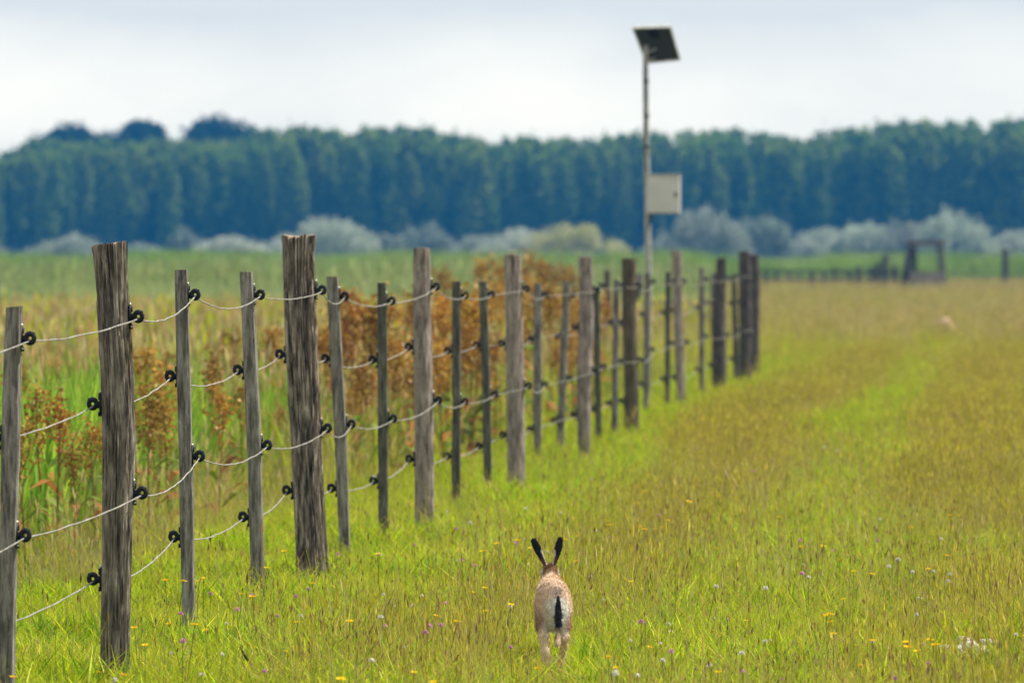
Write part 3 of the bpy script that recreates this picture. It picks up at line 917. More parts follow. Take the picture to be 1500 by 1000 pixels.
def dock_meshes(v):
    r = np.random.default_rng(900 + v)
    st, sd_, lf = MB(), MB(), MB()
    H = 1.0
    zz = np.linspace(-.03, H * .9, 7)
    st.tube(np.stack([.03 * np.sin(zz * 2 + v), .02 * np.cos(zz * 3), zz], 1), np.linspace(.007, .003, 7), 5, (.20, .10, .03))
    rust = [(0.38, 0.18, 0.022), (0.30, 0.14, 0.02), (0.43, 0.24, 0.03), (0.25, 0.11, 0.02), (0.46, 0.31, 0.06)]
    for b in range(9):
        z0 = H * (.52 + .045 * b); th = r.random() * 6.283; ln = .34 * (1 - b / 12) * (.7 + .5 * r.random())
        p0 = np.array([.02, 0, z0]); p1 = p0 + np.array([math.cos(th) * ln * .42, math.sin(th) * ln * .42, ln * .85])
        st.tube([p0, (p0 + p1) / 2 + [0, 0, -.02], p1], [.003, .0025, .0015], 4, (.2, .09, .03))
        n = 34
        f = .15 + .9 * r.random(n)
        c = p0 + (p1 - p0) * f[:, None] + r.normal(size=(n, 3)) * .022
        a = r.normal(size=(n, 3)); a /= np.linalg.norm(a, axis=1)[:, None]
        d = np.cross(a, r.normal(size=(n, 3))); d /= np.linalg.norm(d, axis=1)[:, None]
        s = .012 * (.7 + .7 * r.random(n))[:, None]
        C = np.repeat(np.asarray(rust)[r.integers(0, 5, n)], 4, axis=0)
        sd_.add(np.stack([c - a * s, c - d * s, c + a * s, c + d * s], 1).reshape(-1, 3), np.arange(n * 4).reshape(-1, 4), C)
    for b in range(6):
        th = r.random() * 6.283; ln = .22 + .12 * r.random(); d = np.array([math.cos(th), math.sin(th), 0]); s = np.array([-d[1], d[0], 0]) * .035
        q0 = np.array([0, 0, .05 + .08 * b]); q1 = q0 + d * ln * .5 + [0, 0, ln * .35]; q2 = q0 + d * ln + [0, 0, ln * .2]
        lf.add([q0 - s * .2, q0 + s * .2, q1 - s, q1 + s, q2 - s * .1, q2 + s * .1], [(0, 1, 3, 2), (2, 3, 5, 4)], (.13, .17, .02) if b % 2 else (.28, .12, .03))
    return [mb.mesh("dock_part") for mb in (st, sd_, lf)]


docks = [dock_meshes(v) for v in range(5)]
for ms in docks:
    for q in ms: q.materials.append(M_DOCK)


def put_dock(x, y, h, v):
    root = empty("dock_plant", (x, y, 0), random.random() * 6.28)
    root.scale = (h * 1.05, h * 1.05, h)
    for nm, me in zip(("stem", "seed_head", "leaf"), docks[v]):
        o = link(nm, me, None, root)
        if nm != "stem": o["kind"] = 'stuff'
    return root


def dock_at(px_, top_y, t):
    p = P(px_, top_y, t)
    return p.x, p.y, max(.35, p.z)


NEAR_DOCKS = [(62, 556, 33, "rusty dock seed head low in the green blades right of the nearest stake"),
              (92, 575, 32, "darker brown dock seed head standing close to the left of the thick slanting post"),
              (30, 600, 31, "brown dock seed head just right of the nearest stake, half sunk in grass"),
              (213, 497, 40, "thin ochre dock seed head between the thick slanting post and the first thin stake"),
              (242, 530, 38, "ochre dock seed head touching the left side of the first thin stake"),
              (222, 560, 34, "reddish dock sprawling low between the thick slanting post and the first stake"),
              (305, 520, 40, "ochre dock seed head midway between the two pale stakes before the furrowed post"),
              (325, 560, 36, "reddish brown dock low between the two pale stakes before the furrowed post"),
              (395, 470, 46, "rust dock tall against the left side of the furrowed post"),
              (345, 478, 48, "rust dock behind the second pale stake")]
for k, (a, b, c, lab) in enumerate(NEAR_DOCKS):
    x, y, h = dock_at(a, b, c)
    tag(put_dock(x, y, h, k % 5), lab, "dock plant")
r = np.random.default_rng(77)
for k in range(190):
    t = r.uniform(46, 78) if k < 120 else r.uniform(42, 62)
    px_ = r.uniform(470, 925) if (k < 95 or k > 119) else r.uniform(360, 560)
    top = np.interp(px_, [360, 500, 560, 680, 720, 790, 850, 930], [480, 455, 450, 415, 405, 400, 410, 430]) + abs(r.normal()) * 34 + (60 if k > 119 else 0)
    x, y, h = dock_at(px_, top, t)
    if x > -.6: x = -.6 - r.random() * 1.2
    tag(put_dock(x, y, min(h, 1.55), k % 5), "rust brown dock plant in the dense orange-brown stand behind the fence", "dock plant", "docks in the rusty stand")
for k in range(34):
    t = r.uniform(31, 62); px_ = r.uniform(15, 500)
    if t < 40 and px_ > 380: px_ -= 260
    p_ = P(px_, 500, t); h = r.uniform(.55, .95)
    if p_.x > -1.2: continue
    tag(put_dock(p_.x, p_.y, h, k % 5), "slender rust brown dock plant scattered among the green blades at left", "dock plant", "docks scattered over the left meadow")
for k, (a, b, t, lab) in enumerate([(712, 372, 84, "tall rusty dock rising above the fence left of the fourth tall post"),
                                    (738, 374, 86, "tall rusty dock directly behind the fourth tall post"),
                                    (775, 368, 88, "tallest rusty dock, right of the fourth tall post"),
                                    (800, 378, 88, "tall ochre dock between the fourth and fifth tall posts, farther from the post"),
                                    (650, 388, 80, "rusty dock just right of the third tall post"),
                                    (828, 388, 86, "rusty dock just left of the fifth tall post")]):
    x, y, h = dock_at(a, b, t)
    for q in range(1):
        o = put_dock(x, y, h, k % 5); o.scale = (h * 1.5, h * 1.5, h)
        tag(o, lab, "dock plant")

# ------------------------------------------------------------------ fence posts


def wood_body(name, prof, base, t, mats, seed, round_=True, groove=.008, nseg=72, nrow=60, slant=0.0, jag=0.0, split=0.0, parent=None):
    """prof: (centre px, y px, width px) from the foot to the top"""
    prof = sorted(prof, key=lambda q: -q[1])
    pts = []
    for a, b, w in prof:
        p = P(a, b, t); pts.append((p.x - base.x, p.y - base.y, p.z - base.z, w / FPX * t / 2))
    pts = np.array(pts)
    foot = pts[0].copy(); foot[2] = -.12
    pts = np.vstack([foot, pts])
    zt = pts[-1, 2]
    zz = np.linspace(-.12, zt, nrow)
    cx = np.interp(zz, pts[:, 2], pts[:, 0]); cy = np.interp(zz, pts[:, 2], pts[:, 1]); rr = np.interp(zz, pts[:, 2], pts[:, 3])
    V = np.zeros((nrow, nseg, 3))
    sq = None
    for j in range(nseg):
        th = 2 * math.pi * j / nseg; c, s = math.cos(th), math.sin(th)
        if not round_:
            k = 1 / (abs(c) ** 9 + abs(s) ** 9) ** (1 / 9)
        else:
            k = 1.0
        for i_ in range(nrow):
            z = zz[i_]
            rad = rr[i_] * k
            if round_:
                rad *= 1 + .07 * noise.noise(Vector((c * 1.1 + seed, s * 1.1, z * .7)))
                g = noise.noise(Vector((c * 5.5 + seed * 3, s * 5.5, z * 1.5 + .35 * noise.noise(Vector((z * 3, c * 2, seed))))))
                g2 = noise.noise(Vector((c * 13 + seed, s * 13, z * 4.0)))
                up = 1 + .8 * max(0, (z / zt - .55)) * 2
                rad -= groove * up * max(0, 1 - abs(g) * 5.0) + groove * .55 * max(0, 1 - abs(g2) * 4)
                rad += groove * .25 * noise.noise(Vector((c * 22, s * 22 + seed, z * 7)))
            else:
                rad += groove * .3 * noise.noise(Vector((c * 9 + seed, s * 9, z * 1.8))) + groove * .5 * noise.noise(Vector((seed, z * 1.5, c)))
                if round(c * s * 4) != 0 and noise.noise(Vector((seed * 2, z * 4, round(th, 1)))) > .25: rad -= .002
            zj = z
            if i_ >= nrow - 2:
                zj = z + slant * c * rr[i_] + jag * noise.noise(Vector((c * 3 + seed, s * 3, 1.3)))
                if split and i_ == nrow - 1: zj -= split * max(0, noise.noise(Vector((c * 4 + seed, s * 4, 5.1))))
            V[i_, j] = (cx[i_] + c * rad, cy[i_] + s * rad, zj)
    i2 = np.arange(nrow - 1)[:, None] * nseg; j = np.arange(nseg)[None]; j2 = (j + 1) % nseg
    Q = np.stack([i2 + j, i2 + j2, i2 + nseg + j2, i2 + nseg + j], -1).reshape(-1, 4)
    VV = V.reshape(-1, 3)
    # end grain: two inner rings and a centre
    top = V[-1]; cen = top.mean(0)
    ring = cen + (top - cen) * .55; ring[:, 2] += .003 * np.array([noise.noise(Vector((a * 60, b * 60, seed))) for a, b, _ in ring])
    N0 = len(VV); VV = np.vstack([VV, ring, cen])
    jj = np.arange(nseg); jn = (jj + 1) % nseg; tb = (nrow - 1) * nseg
    Q2 = np.stack([tb + jj, tb + jn, N0 + jn, N0 + jj], 1)
    T = np.stack([N0 + jj, N0 + jn, np.full(nseg, N0 + nseg)], 1)
    me = np_mesh(name, VV, np.vstack([Q, Q2]), None, T, True)
    for q in mats: me.materials.append(q)
    mi = np.zeros(len(me.polygons), np.int32); mi[len(Q):] = 1
    me.polygons.foreach_set("material_index", mi)
    sm = np.ones(len(me.polygons), bool); sm[len(Q):] = False
    me.polygons.foreach_set("use_smooth", sm)
    if not round_:
        me.set_sharp_from_angle(angle=R(30))
    else:
        me.set_sharp_from_angle(angle=R(55))
    o = bpy.data.objects.new(name, me); COL.objects.link(o); o.parent = parent

    def surf(z):   # centre and half width at height z
        return np.interp(z, zz, cx), np.interp(z, zz, cy), np.interp(z, zz, rr)
    return o, surf


# insulator: backing plate with feet, a neck and a keeper ring; shared meshes
mb = MB()
mb.box((0.0, -.013, -.048), (.010, .013, .048))
mb.box((.008, -.010, -.050), (.016, .010, -.032))
mb.box((.008, -.009, .020), (.015, .009, .046))
mb.tube([(.008, 0, .002), (.026, 0, .002)], [.013, .010], 10)
mb.tube([(.012, 0, -.012), (.028, 0, -.006)], [.007, .006], 8)
INS = mb.mesh("insulator", True); INS.materials.append(M_BLACK)
mb = MB()
th = np.linspace(0, 2 * math.pi, 19)[:-1]
RC = .041
ring_pts = [(RC + .0165 * math.cos(a), 0, .002 + .0185 * math.sin(a)) for a in th]
Vr = []
for a in th:
    for b in np.linspace(0, 2 * math.pi, 9)[:-1]:
        rr_ = .0165 + .0105 * math.cos(b)
        Vr.append((RC + rr_ * math.cos(a), .012 * math.sin(b), .002 + rr_ * 1.08 * math.sin(a)))
Qr = []
for i_ in range(18):
    for j_ in range(8):
        Qr.append((i_ * 8 + j_, ((i_ + 1) % 18) * 8 + j_, ((i_ + 1) % 18) * 8 + (j_ + 1) % 8, i_ * 8 + (j_ + 1) % 8))
mb.add(Vr, Qr)
mb.box((RC + .006, -.008, .016), (RC + .020, .008, .026))
RING = mb.mesh("keeper_ring", True); RING.materials.append(M_BLACK)
mb = MB(); mb.tube([(.006, -.004, .050), (.006, -.004, .058)], [.006, .0045], 8)
mb.tube([(.009, -.012, -.04), (.016, -.016, -.04)], [.005, .004], 8)
SCREW = mb.mesh("screw", True); SCREW.materials.append(M_SCREW)
CAPW = MB(); CAPW.tube([(.030, 0, .022), (.030, 0, .034)], [.017, .013], 10)
CAPW = CAPW.mesh("white_cap", True); CAPW.materials.append(M_WHITE)

ROPE = {0: [], 1: [], 2: [], 3: []}     # support points of the four ropes
DEF_Z = [1.315, 1.005, .675, .33]


def fence_member(kind, label, prof, mats, seed, ins=None, scale_ins=1.0, **kw):
    prof = sorted(prof, key=lambda q: -q[1])
    bx, by, bw = prof[0]
    by = 370 + (by - 370) * 1.028          # the foot stands in grass: it is a little below what shows
    prof[0] = (bx, by, bw)
    t = depth_of(bx, by)
    base = G(bx, by)
    root = empty(kind, base)
    body, surf = wood_body("post_body" if kind == "fence_post" else "stake_body", prof, base, t, mats, seed, parent=root, **kw)
    tag(root, label, "post" if kind == "fence_post" else "stake",
        None)
    for lv in range(4):
        side = 1 if lv in (0, 2) else -1
        y_px = ins[lv] if ins and ins[lv] else None
        z = (P(bx, y_px, t).z) if y_px else DEF_Z[lv] + random.uniform(-.012, .012)
        cx, cy, rr = surf(z)
        tilt = random.uniform(-.10, .10)
        io = link("insulator", INS, None, root)
        io.location = (cx + side * (rr - .004), cy, z)
        io.scale = (.85, .9, .88)
        io.rotation_euler = (tilt, 0, 0 if side > 0 else math.pi)
        link("ring", RING, None, io); link("screw", SCREW, None, io)
        if ins and len(ins) > 4 and lv == 3: link("cap", CAPW, None, io)
        ROPE[lv].append((base.x + cx + side * (rr - .004 + RC * .85 - .002), base.y + cy, z - .008))
    return root


T_, S_ = "fence_post", "fence_stake"
# stake and post profiles measured from the photograph
fence_member(S_, "nearest thin stake, cut by the left edge of the picture, leaning to the right",
             [(9, 1030, 24), (12, 800, 24), (16, 620, 24), (21, 449, 23)], (M_STAKE, M_SAWN), 1.3, (496, 640, 784, 918), round_=False, nseg=64, nrow=40, slant=.1)
fence_member(T_, "thick round post with a dark slanting top, nearest of the tall posts",
             [(168, 992, 43), (170, 850, 44), (174, 650, 49), (171, 540, 50), (165, 440, 48), (162, 385, 49), (160, 357, 52)], (M_POST_A, M_SAWN), 2.1, (464, 592, 722, 848), groove=.010, nseg=110, nrow=90, slant=.13, jag=.008)
fence_member(S_, "thin dark stake standing right of the nearest thick post",
             [(277, 928, 18), (273, 700, 19), (265, 395, 18)], (M_STAKE, M_SAWN), 3.7, (432, 551, 668, 786), round_=False, nseg=64, nrow=40, slant=.03)
fence_member(S_, "thin stake with a pale top edge left of the furrowed thick post",
             [(379, 873, 19), (372, 650, 20), (361, 398, 18)], (M_STAKE, M_SAWN), 4.9, (432, 542, 652, 757), round_=False, nseg=64, nrow=40)
fence_member(T_, "thick deeply furrowed brown post with a flat pale sawn top and broad foot",
             [(459, 842, 50), (455, 780, 46), (447, 620, 47), (441, 480, 49), (438, 400, 47), (438, 366, 49), (438, 345, 53)], (M_POST_B, M_SAWN), 5.2, (425, 519, 627, 718), groove=.017, nseg=120, nrow=90, slant=.02, jag=.012, split=.02)
fence_member(S_, "leaning smooth grey stake directly right of the furrowed thick post",
             [(506, 810, 15), (498, 620, 17), (487, 405, 16)], (M_STAKE, M_SAWN), 6.1, (434, 525, 621, 715), round_=False, nseg=48, nrow=36)
fence_member(S_, "dark greenish stake with one white-topped insulator near its foot",
             [(562, 788, 13), (561, 600, 14), (559, 414, 12.5)], (M_STAKE_G, M_SAWN), 7.7, (441, 527, 613, 704, 1), round_=False, nseg=48, nrow=36)
fence_member(T_, "grey-brown round post, third tall post from the left, dark blotches at its foot",
             [(622, 770, 29), (621, 600, 28), (619, 480, 27), (618, 363, 25)], (M_POST_C, M_SAWN), 8.3, (420, 508, 586, 672), groove=.005, nseg=80, nrow=60)
fence_member(S_, "dark upright stake right of the third tall post",
             [(668, 738, 12), (669, 412, 12)], (M_STAKE_G, M_SAWN), 9.1, (433, 514, 588, 668), round_=False, nseg=48, nrow=30)
fence_member(S_, "dark stake leaning left at the top, left of the fourth tall post",
             [(716, 720, 11), (712, 560, 12), (707, 412, 12)], (M_STAKE_G, M_SAWN), 10.6, (431, 505, 577, 653), round_=False, nseg=48, nrow=30)
fence_member(T_, "pale grey round post, fourth tall post from the left, rust docks behind its top",
             [(757, 717, 26), (755, 560, 26), (751, 373, 25)], (M_POST_C, M_SAWN), 11.2, (423, 503, 565, 637), groove=.004, nseg=80, nrow=60)
fence_member(S_, "thin grey stake directly right of the fourth tall post",
             [(787, 673, 11), (788, 415, 11)], (M_STAKE, M_SAWN), 12.9, (432, 497, 563, 628), round_=False, nseg=40, nrow=24)
fence_member(S_, "thin stake leaning right at the top, left of the fifth tall post",
             [(820, 662, 10), (830, 412, 10)], (M_STAKE, M_SAWN), 13.8, (432, 492, 554, 615), round_=False, nseg=40, nrow=24)
fence_member(T_, "silvery twisted post, fifth tall post from the left",
             [(856, 670, 18), (855, 560, 22), (859, 460, 22), (857, 376, 20)], (M_POST_C, M_SAWN), 14.4, (425, 480, 543, 607), groove=.006, nseg=64, nrow=50)
fence_member(S_, "thin dark stake touching the right side of the silvery fifth post",
             [(877, 650, 9), (873, 420, 10)], (M_STAKE_G, M_SAWN), 15.7, None, round_=False, nseg=40, nrow=24)
fence_member(S_, "thin stake just left of the dark mossy sixth post",
             [(900, 640, 9), (903, 410, 9)], (M_STAKE, M_SAWN), 16.6, None, round_=False, nseg=40, nrow=24)
fence_member(T_, "dark mossy round post, sixth tall post from the left, just left of the solar mast",
             [(926, 637, 23), (925, 560, 22), (922, 460, 21), (921, 378, 22)], (M_POST_D, M_SAWN), 17.3, None, groove=.005, nseg=64, nrow=50)
fence_member(S_, "thin stake standing in line with the foot of the solar mast",
             [(946, 607, 9), (949, 400, 9)], (M_STAKE, M_SAWN), 18.3, None, round_=False, nseg=40, nrow=24)
fence_member(S_, "thin dark stake left of the slim seventh post",
             [(977, 596, 8), (979, 398, 8)], (M_STAKE_G, M_SAWN), 19.3, None, round_=False, nseg=40, nrow=24)
fence_member(T_, "slim brown post with a wider dark head, seventh tall post from the left",
             [(998, 592, 12), (995, 500, 15), (992, 400, 14), (991, 368, 18)], (M_POST_C, M_SAWN), 20.2, None, groove=.005, nseg=48, nrow=40)
fence_member(S_, "thin pale grey stake between the seventh post and the black-topped post",
             [(1028, 578, 8), (1028, 392, 8)], (M_STAKE, M_SAWN), 21.3, None, round_=False, nseg=40, nrow=24)
fence_member(T_, "stout post with a narrow black top left of the corner pair",
             [(1054, 570, 22), (1053, 480, 21), (1055, 420, 16), (1057, 378, 15)], (M_POST_E, M_SAWN), 22.2, None, groove=.006, nseg=48, nrow=40)
fence_member(S_, "thin stake between the black-topped post and the corner pair",
             [(1079, 560, 8), (1075, 402, 8)], (M_STAKE_G, M_SAWN), 23.3, None, round_=False, nseg=40, nrow=24)
fence_member(T_, "stout corner post with a reddish brown head, left one of the last pair",
             [(1092, 558, 19), (1092, 470, 19), (1091, 400, 18), (1090, 368, 16)], (M_POST_E, M_SAWN), 24.4, None, groove=.006, nseg=48, nrow=40)
# last corner post: same make, without ropes beyond it
b = (1104, 555)
root = empty("fence_post", G(*b))
wood_body("post_body", [(1104, 555, 17), (1104, 470, 17), (1106, 400, 16), (1104, 373, 15)], G(*b), depth_of(*b), (M_POST_E, M_SAWN), 25.9, groove=.006, nseg=48, nrow=40, parent=root)
tag(root, "stout greyish corner post, right one of the last pair at the end of the fence", "post")

# ropes
ROPE_LAB = ["topmost white rope of the fence, carried on the track side of the posts",
            "second white rope from the top, carried on the meadow side of the posts",
            "third white rope from the top, carried on the track side of the posts",
            "lowest white rope of the fence, carried on the meadow side near the grass"]
for lv in range(4):
    sup = sorted(ROPE[lv], key=lambda q: q[1])
    # start before the frame's left edge, on the line to the next post outside the picture
    s0, s1 = Vector(sup[0]), Vector(sup[1])
    first = s0 + (s0 - s1).normalized() * 2.0 + Vector((0, 0, .01))
    chain = [first] + [Vector(q) for q in sup]
    pts = []
    for a, b in zip(chain[:-1], chain[1:]):
        L_ = (b - a).length; nseg = max(6, int(L_ / .07))
        sag = min(.075, .016 * L_ ** 1.1) * random.uniform(.7, 1.3) * (1 if a.y < 34 else .6)
        for q in range(nseg):
            f = q / nseg
            p_ = a.lerp(b, f); p_.z -= sag * 4 * f * (1 - f)
            w_ = .004 * min(1, 6 * f * (1 - f))
            p_.z += w_ * noise.noise(p_ * 6.0 + Vector((lv * 9, 0, 0))); p_.x += w_ * noise.noise(p_ * 5.0 + Vector((0, lv * 7, 3)))
            pts.append(p_[:])
    pts.append(chain[-1][:])
    mb = MB(); n_ = len(pts)
    mb.tube(pts, .0029 + .0007 * np.sin(np.arange(n_) * 2.2), 7)
    tag(mb.build("electric_rope", M_ROPE, None, True), ROPE_LAB[lv], "rope")

# ------------------------------------------------------------------ solar mast behind the fence
t = 66.0
base = P(948, 370, t); base.z = 0


def loc(px_, py_, tt=t):
    q = P(px_, py_, tt); return np.array(q - base)


root = empty("solar_mast", base)
mb = MB()
zz = np.linspace(-.1, 1, 14)
ptz = [np.array(loc(949, 600)) * [1, 1, 0] + [0, 0, -.1]] + [loc(*q) for q in ((949, 480), (950, 400), (949, 330), (948, 260), (946.5, 200), (946, 140), (945.5, 80), (946, 66))]
mb.tube(ptz, [.034, .034, .034, .033, .032, .031, .030, .030, .030], 12)
mb.build("pole", M_STEEL, root, True)
# panel: tilted towards the sun, its dark back to the track
c1, c2, c3, c4 = loc(927, 41), loc(984, 39), loc(996, 87), loc(945, 92)
c1 = c1 + [0, -.16, 0]; c2 = c2 + [0, -.16, 0]; c3 = c3 + [0, .14, 0]; c4 = c4 + [0, .14, 0]
nrm = np.cross(c2 - c1, c4 - c1); nrm = nrm / np.linalg.norm(nrm)


def lat(u, v): return c1 * (1 - u) * (1 - v) + c2 * u * (1 - v) + c3 * u * v + c4 * (1 - u) * v


def slab(mb, u0, v0, u1, v1, a, b):
    q = [lat(u0, v0), lat(u1, v0), lat(u1, v1), lat(u0, v1)]
    V = [x + nrm * a for x in q] + [x + nrm * b for x in q]
    mb.add(V, [(3, 2, 1, 0), (4, 5, 6, 7), (0, 1, 5, 4), (1, 2, 6, 5), (2, 3, 7, 6), (3, 0, 4, 7)])


panel = MB(); slab(panel, .03, .03, .97, .97, -.006, .010)
po = panel.build("solar_panel", M_CELL, root)
fr = MB()
slab(fr, 0, 0, 1, .032, -.016, .018); slab(fr, 0, .968, 1, 1, -.016, .018)
slab(fr, 0, .034, .035, .966, -.016, .018); slab(fr, .965, .034, 1, .966, -.016, .018)
fr.build("panel_frame", plain_mat("frame_alloy", (0.5, 0.49, 0.46), rough=.5, metal=.3), po)
s_ = -1 if nrm[1] > 0 else 1
jb = MB(); slab(jb, .40, .06, .62, .26, min(s_ * .012, s_ * .05), max(s_ * .012, s_ * .05))
jb.build("junction_box", M_BLACK, po)
br = MB(); br.tube([loc(946, 78), lat(.42, .6) + nrm * s_ * .02], [.014, .014], 6); br.tube([loc(946, 92), lat(.3, .85) + nrm * s_ * .02], [.014, .014], 6)
br.build("bracket", M_STEEL, root, True)
a0, a1 = loc(948, 313), loc(997, 256)
bx = MB(); bx.box((a0[0] + .0, a0[1] - .14, a0[2]), (a1[0], a0[1] + .02, a1[2] - .006))
bo = bx.build("control_box", M_BOX, root)
bv = bo.modifiers.new("bevel", 'BEVEL'); bv.width = .008; bv.segments = 2
dx_ = MB(); dx_.box((a0[0] + .022, a0[1] - .150, a0[2] + .02), (a1[0] - .02, a0[1] - .1405, a1[2] - .03)); dob = dx_.build("door", M_BOX, bo)
hd = MB(); hd.box((a1[0] - .05, a0[1] - .168, a0[2] + .18), (a1[0] - .032, a0[1] - .1505, a0[2] + .23)); hd.build("latch", M_BLACK, bo)
rf = MB(); rf.box((a0[0] - .008, a0[1] - .16, a1[2] - .004), (a1[0] + .008, a0[1] + .025, a1[2] + .006)); rf.build("box_lid", M_BOX, bo)
cb_ = MB(); cb_.tube([(a0[0] + .05, a0[1] - .06, a0[2]), (a0[0] + .045, a0[1] - .06, a0[2] - .05), (a0[0] + .01, a0[1] - .04, a0[2] - .16)], [.012, .012, .010], 6)
cb_.tube([np.array(loc(944.5, 92)) + [0, -.035, 0], np.array(loc(944, 130)) + [0, -.04, 0], np.array(loc(945.8, 170)) + [0, -.036, 0], np.array(loc(945.3, 210)) + [0, -.04, 0], np.array(loc(947.5, 250)) + [0, -.045, 0], (a0[0] + .03, a0[1] - .06, a1[2] - .05)], .009, 6)
for y_ in (120, 170, 215, 325, 380):
    q = np.array(loc(946 + (y_ - 90) * .012, y_)); cb_2 = MB(); cb_2.tube([q - [0, 0, .012], q + [0, 0, .012]], .037, 10); cb_2.build("clamp", M_BLACK if y_ < 300 else M_STEEL, root, True)
cb_.build("cable", M_BLACK, root, True)
tag(root, "slim steel mast with a tilted dark solar panel on top and a pale control box", "solar mast")

# ------------------------------------------------------------------ wooden rails and other far timber


def plank_tube(mb, a, b, w, h):
    a = Vector(a); b = Vector(b); d = (b - a).normalized(); s = d.cross(Vector((0, 0, 1))).normalized() * w / 2; u = Vector((0, 0, h / 2))
    V = [a - s - u, a + s - u, a + s + u, a - s + u, b - s - u, b + s - u, b + s + u, b - s + u]
    mb.add([v[:] for v in V], [(0, 1, 2, 3), (7, 6, 5, 4), (0, 4, 5, 1), (1, 5, 6, 2), (2, 6, 7, 3), (3, 7, 4, 0)])


t = 96.0
base = P(990, 370, t); base.z = 0
root = empty("rail_fence", base)
for px_ in (936, 1046):
    mb = MB(); q = P(px_, 400, t) - base
    mb.tube([(q.x, q.y, -.2), (q.x, q.y, .6), (q.x + .01, q.y, q.z)], [.06, .06, .05], 9); mb.build("rail_post", M_POST_E, root, True)
for py_ in (444, 463):
    a = P(932, py_, t - .1) - base; b = P(1050, py_ - 1, t - .1) - base
    mb = MB(); plank_tube(mb, a, b, .04, .09); mb.build("rail", M_POST_C, root)
tag(root, "two weathered horizontal rails seen through the last stakes of the fence", "fence")

q = G(890, 560)
root = empty("fence_post", P(890, 370, 76) * 1.0); root.location.z = 0
bq = root.location.copy()
wood_body("post_body", [(894, 545, 9), (892, 470, 9), (889, 396, 9)], bq, 76, (M_POST_E, M_SAWN), 31.0, groove=.004, nseg=32, nrow=24, parent=root)
tag(root, "slim post set back behind the fence between the silvery post and the mossy post", "post")

# far fence beyond the end of the track
FAR = [(1156, 398, 420, 7, "far blurred short post, leftmost of the distant row on the right"),
       (1190, 396, 428, 8, "far blurred post, second from the left in the distant row"),
       (1234, 386, 418, 10, "far blurred thicker post standing a little higher in the distant row"),
       (1258, 390, 428, 8, "far dark post left of the close group before the hide"),
       (1278, 390, 426, 8, "far dark post in the close group before the hide, shorter than its right neighbour"),
       (1297, 374, 426, 10, "tall far post directly left of the wooden hide"),
       (1473, 364, 422, 10, "lone far post near the right edge of the picture, right of the hide"),
       (1208, 398, 424, 6, "thin far post between the second and the thicker one in the distant row"),
       (1122, 400, 424, 7, "far blurred post just right of the last corner pair, in the distant row"),
       (1138, 394, 422, 6, "thin far post between the corner pair and the leftmost short post"),
       (1172, 402, 424, 6, "very short far post between the two short posts in the distant row"),
       (1222, 392, 422, 6, "thin far post touching the left side of the thicker distant post"),
       (1246, 396, 424, 7, "far post just right of the thicker distant post"),
       (1287, 384, 426, 8, "far dark post close to the left of the tall post beside the hide"),
       (1311, 390, 428, 9, "far dark post touching the hide's left leg"),
       (9, 406, 446, 11, "lone blurred post far out in the meadow at the left edge")]
for k, (a, y0, y1, w, lab) in enumerate(FAR):
    t = depth_of(a, y1); b = G(a, y1)
    root = empty("fence_post", b)
    wood_body("post_body", [(a, y1, w), (a - .5, y0, w * .9)], b, t, (M_POST_E, M_SAWN), 40.0 + k, groove=.01, nseg=24, nrow=14, parent=root)
    tag(root, lab, "post")

a, b2 = G(1116, 423), G(1318, 427)
root = empty("rail_fence", a)
for z_ in (.42, .78):
    for q in range(5):
        u0 = a.lerp(b2, q / 5) - a; u1 = a.lerp(b2, (q + .97) / 5) - a
        mb = MB(); plank_tube(mb, (u0.x, u0.y - .1, z_ + .05 * noise.noise(Vector((q, z_, 0)))), (u1.x, u1.y - .1, z_ + .05 * noise.noise(Vector((q + 5, z_, 0)))), .035, .10)
        mb.build("rail", M_POST_E, root)
tag(root, "far blurred dark rails running between the distant posts towards the hide", "fence")

# small wooden hide / platform far along the track
b = G(1354, 430); t = depth_of(1354, 430)
root = empty("wooden_hide", b)


def hl(px_, py_, dy=0.0):
    q = P(px_, py_, t) - b; return Vector((q.x, q.y + dy, q.z))


for (px0, px1, dy, w) in ((1322, 1334, 0, .30), (1342, 1340, .2, .16), (1386, 1379, 0, .14), (1378, 1374, 1.0, .12), (1336, 1338, 1.0, .12)):
    mb = MB(); p0 = hl(px0, 428, dy); p0.z = -.1
    mb.tube([p0[:], hl((px0 + px1) / 2, 395, dy)[:], hl(px1, 360, dy)[:]], [w / 2, w / 2, w / 2 * .8], 8); mb.build("leg", M_POST_E, root, True)
for dy in (0, .35, .7, 1.05):
    mb = MB(); plank_tube(mb, hl(1326, 356, dy), hl(1384, 355, dy), .33, .14); mb.build("roof_plank", wood_mat("roof_wood", (.05, .025, .02), (.12, .06, .05), (.22, .13, .11)) if dy == 0 else bpy.data.materials["roof_wood"], root)
for py_ in (402, 410, 418):
    mb = MB(); plank_tube(mb, hl(1330, py_, -.05), hl(1386, py_ - 1, -.05), .05, .19); mb.build("board", M_POST_C, root)
mb = MB(); plank_tube(mb, hl(1331, 415, -.1), hl(1337, 365, -.1), .05, .15); mb.build("brace", M_POST_E, root)
tag(root, "far small wooden hide on legs with a reddish flat roof, beside the track", "hide")

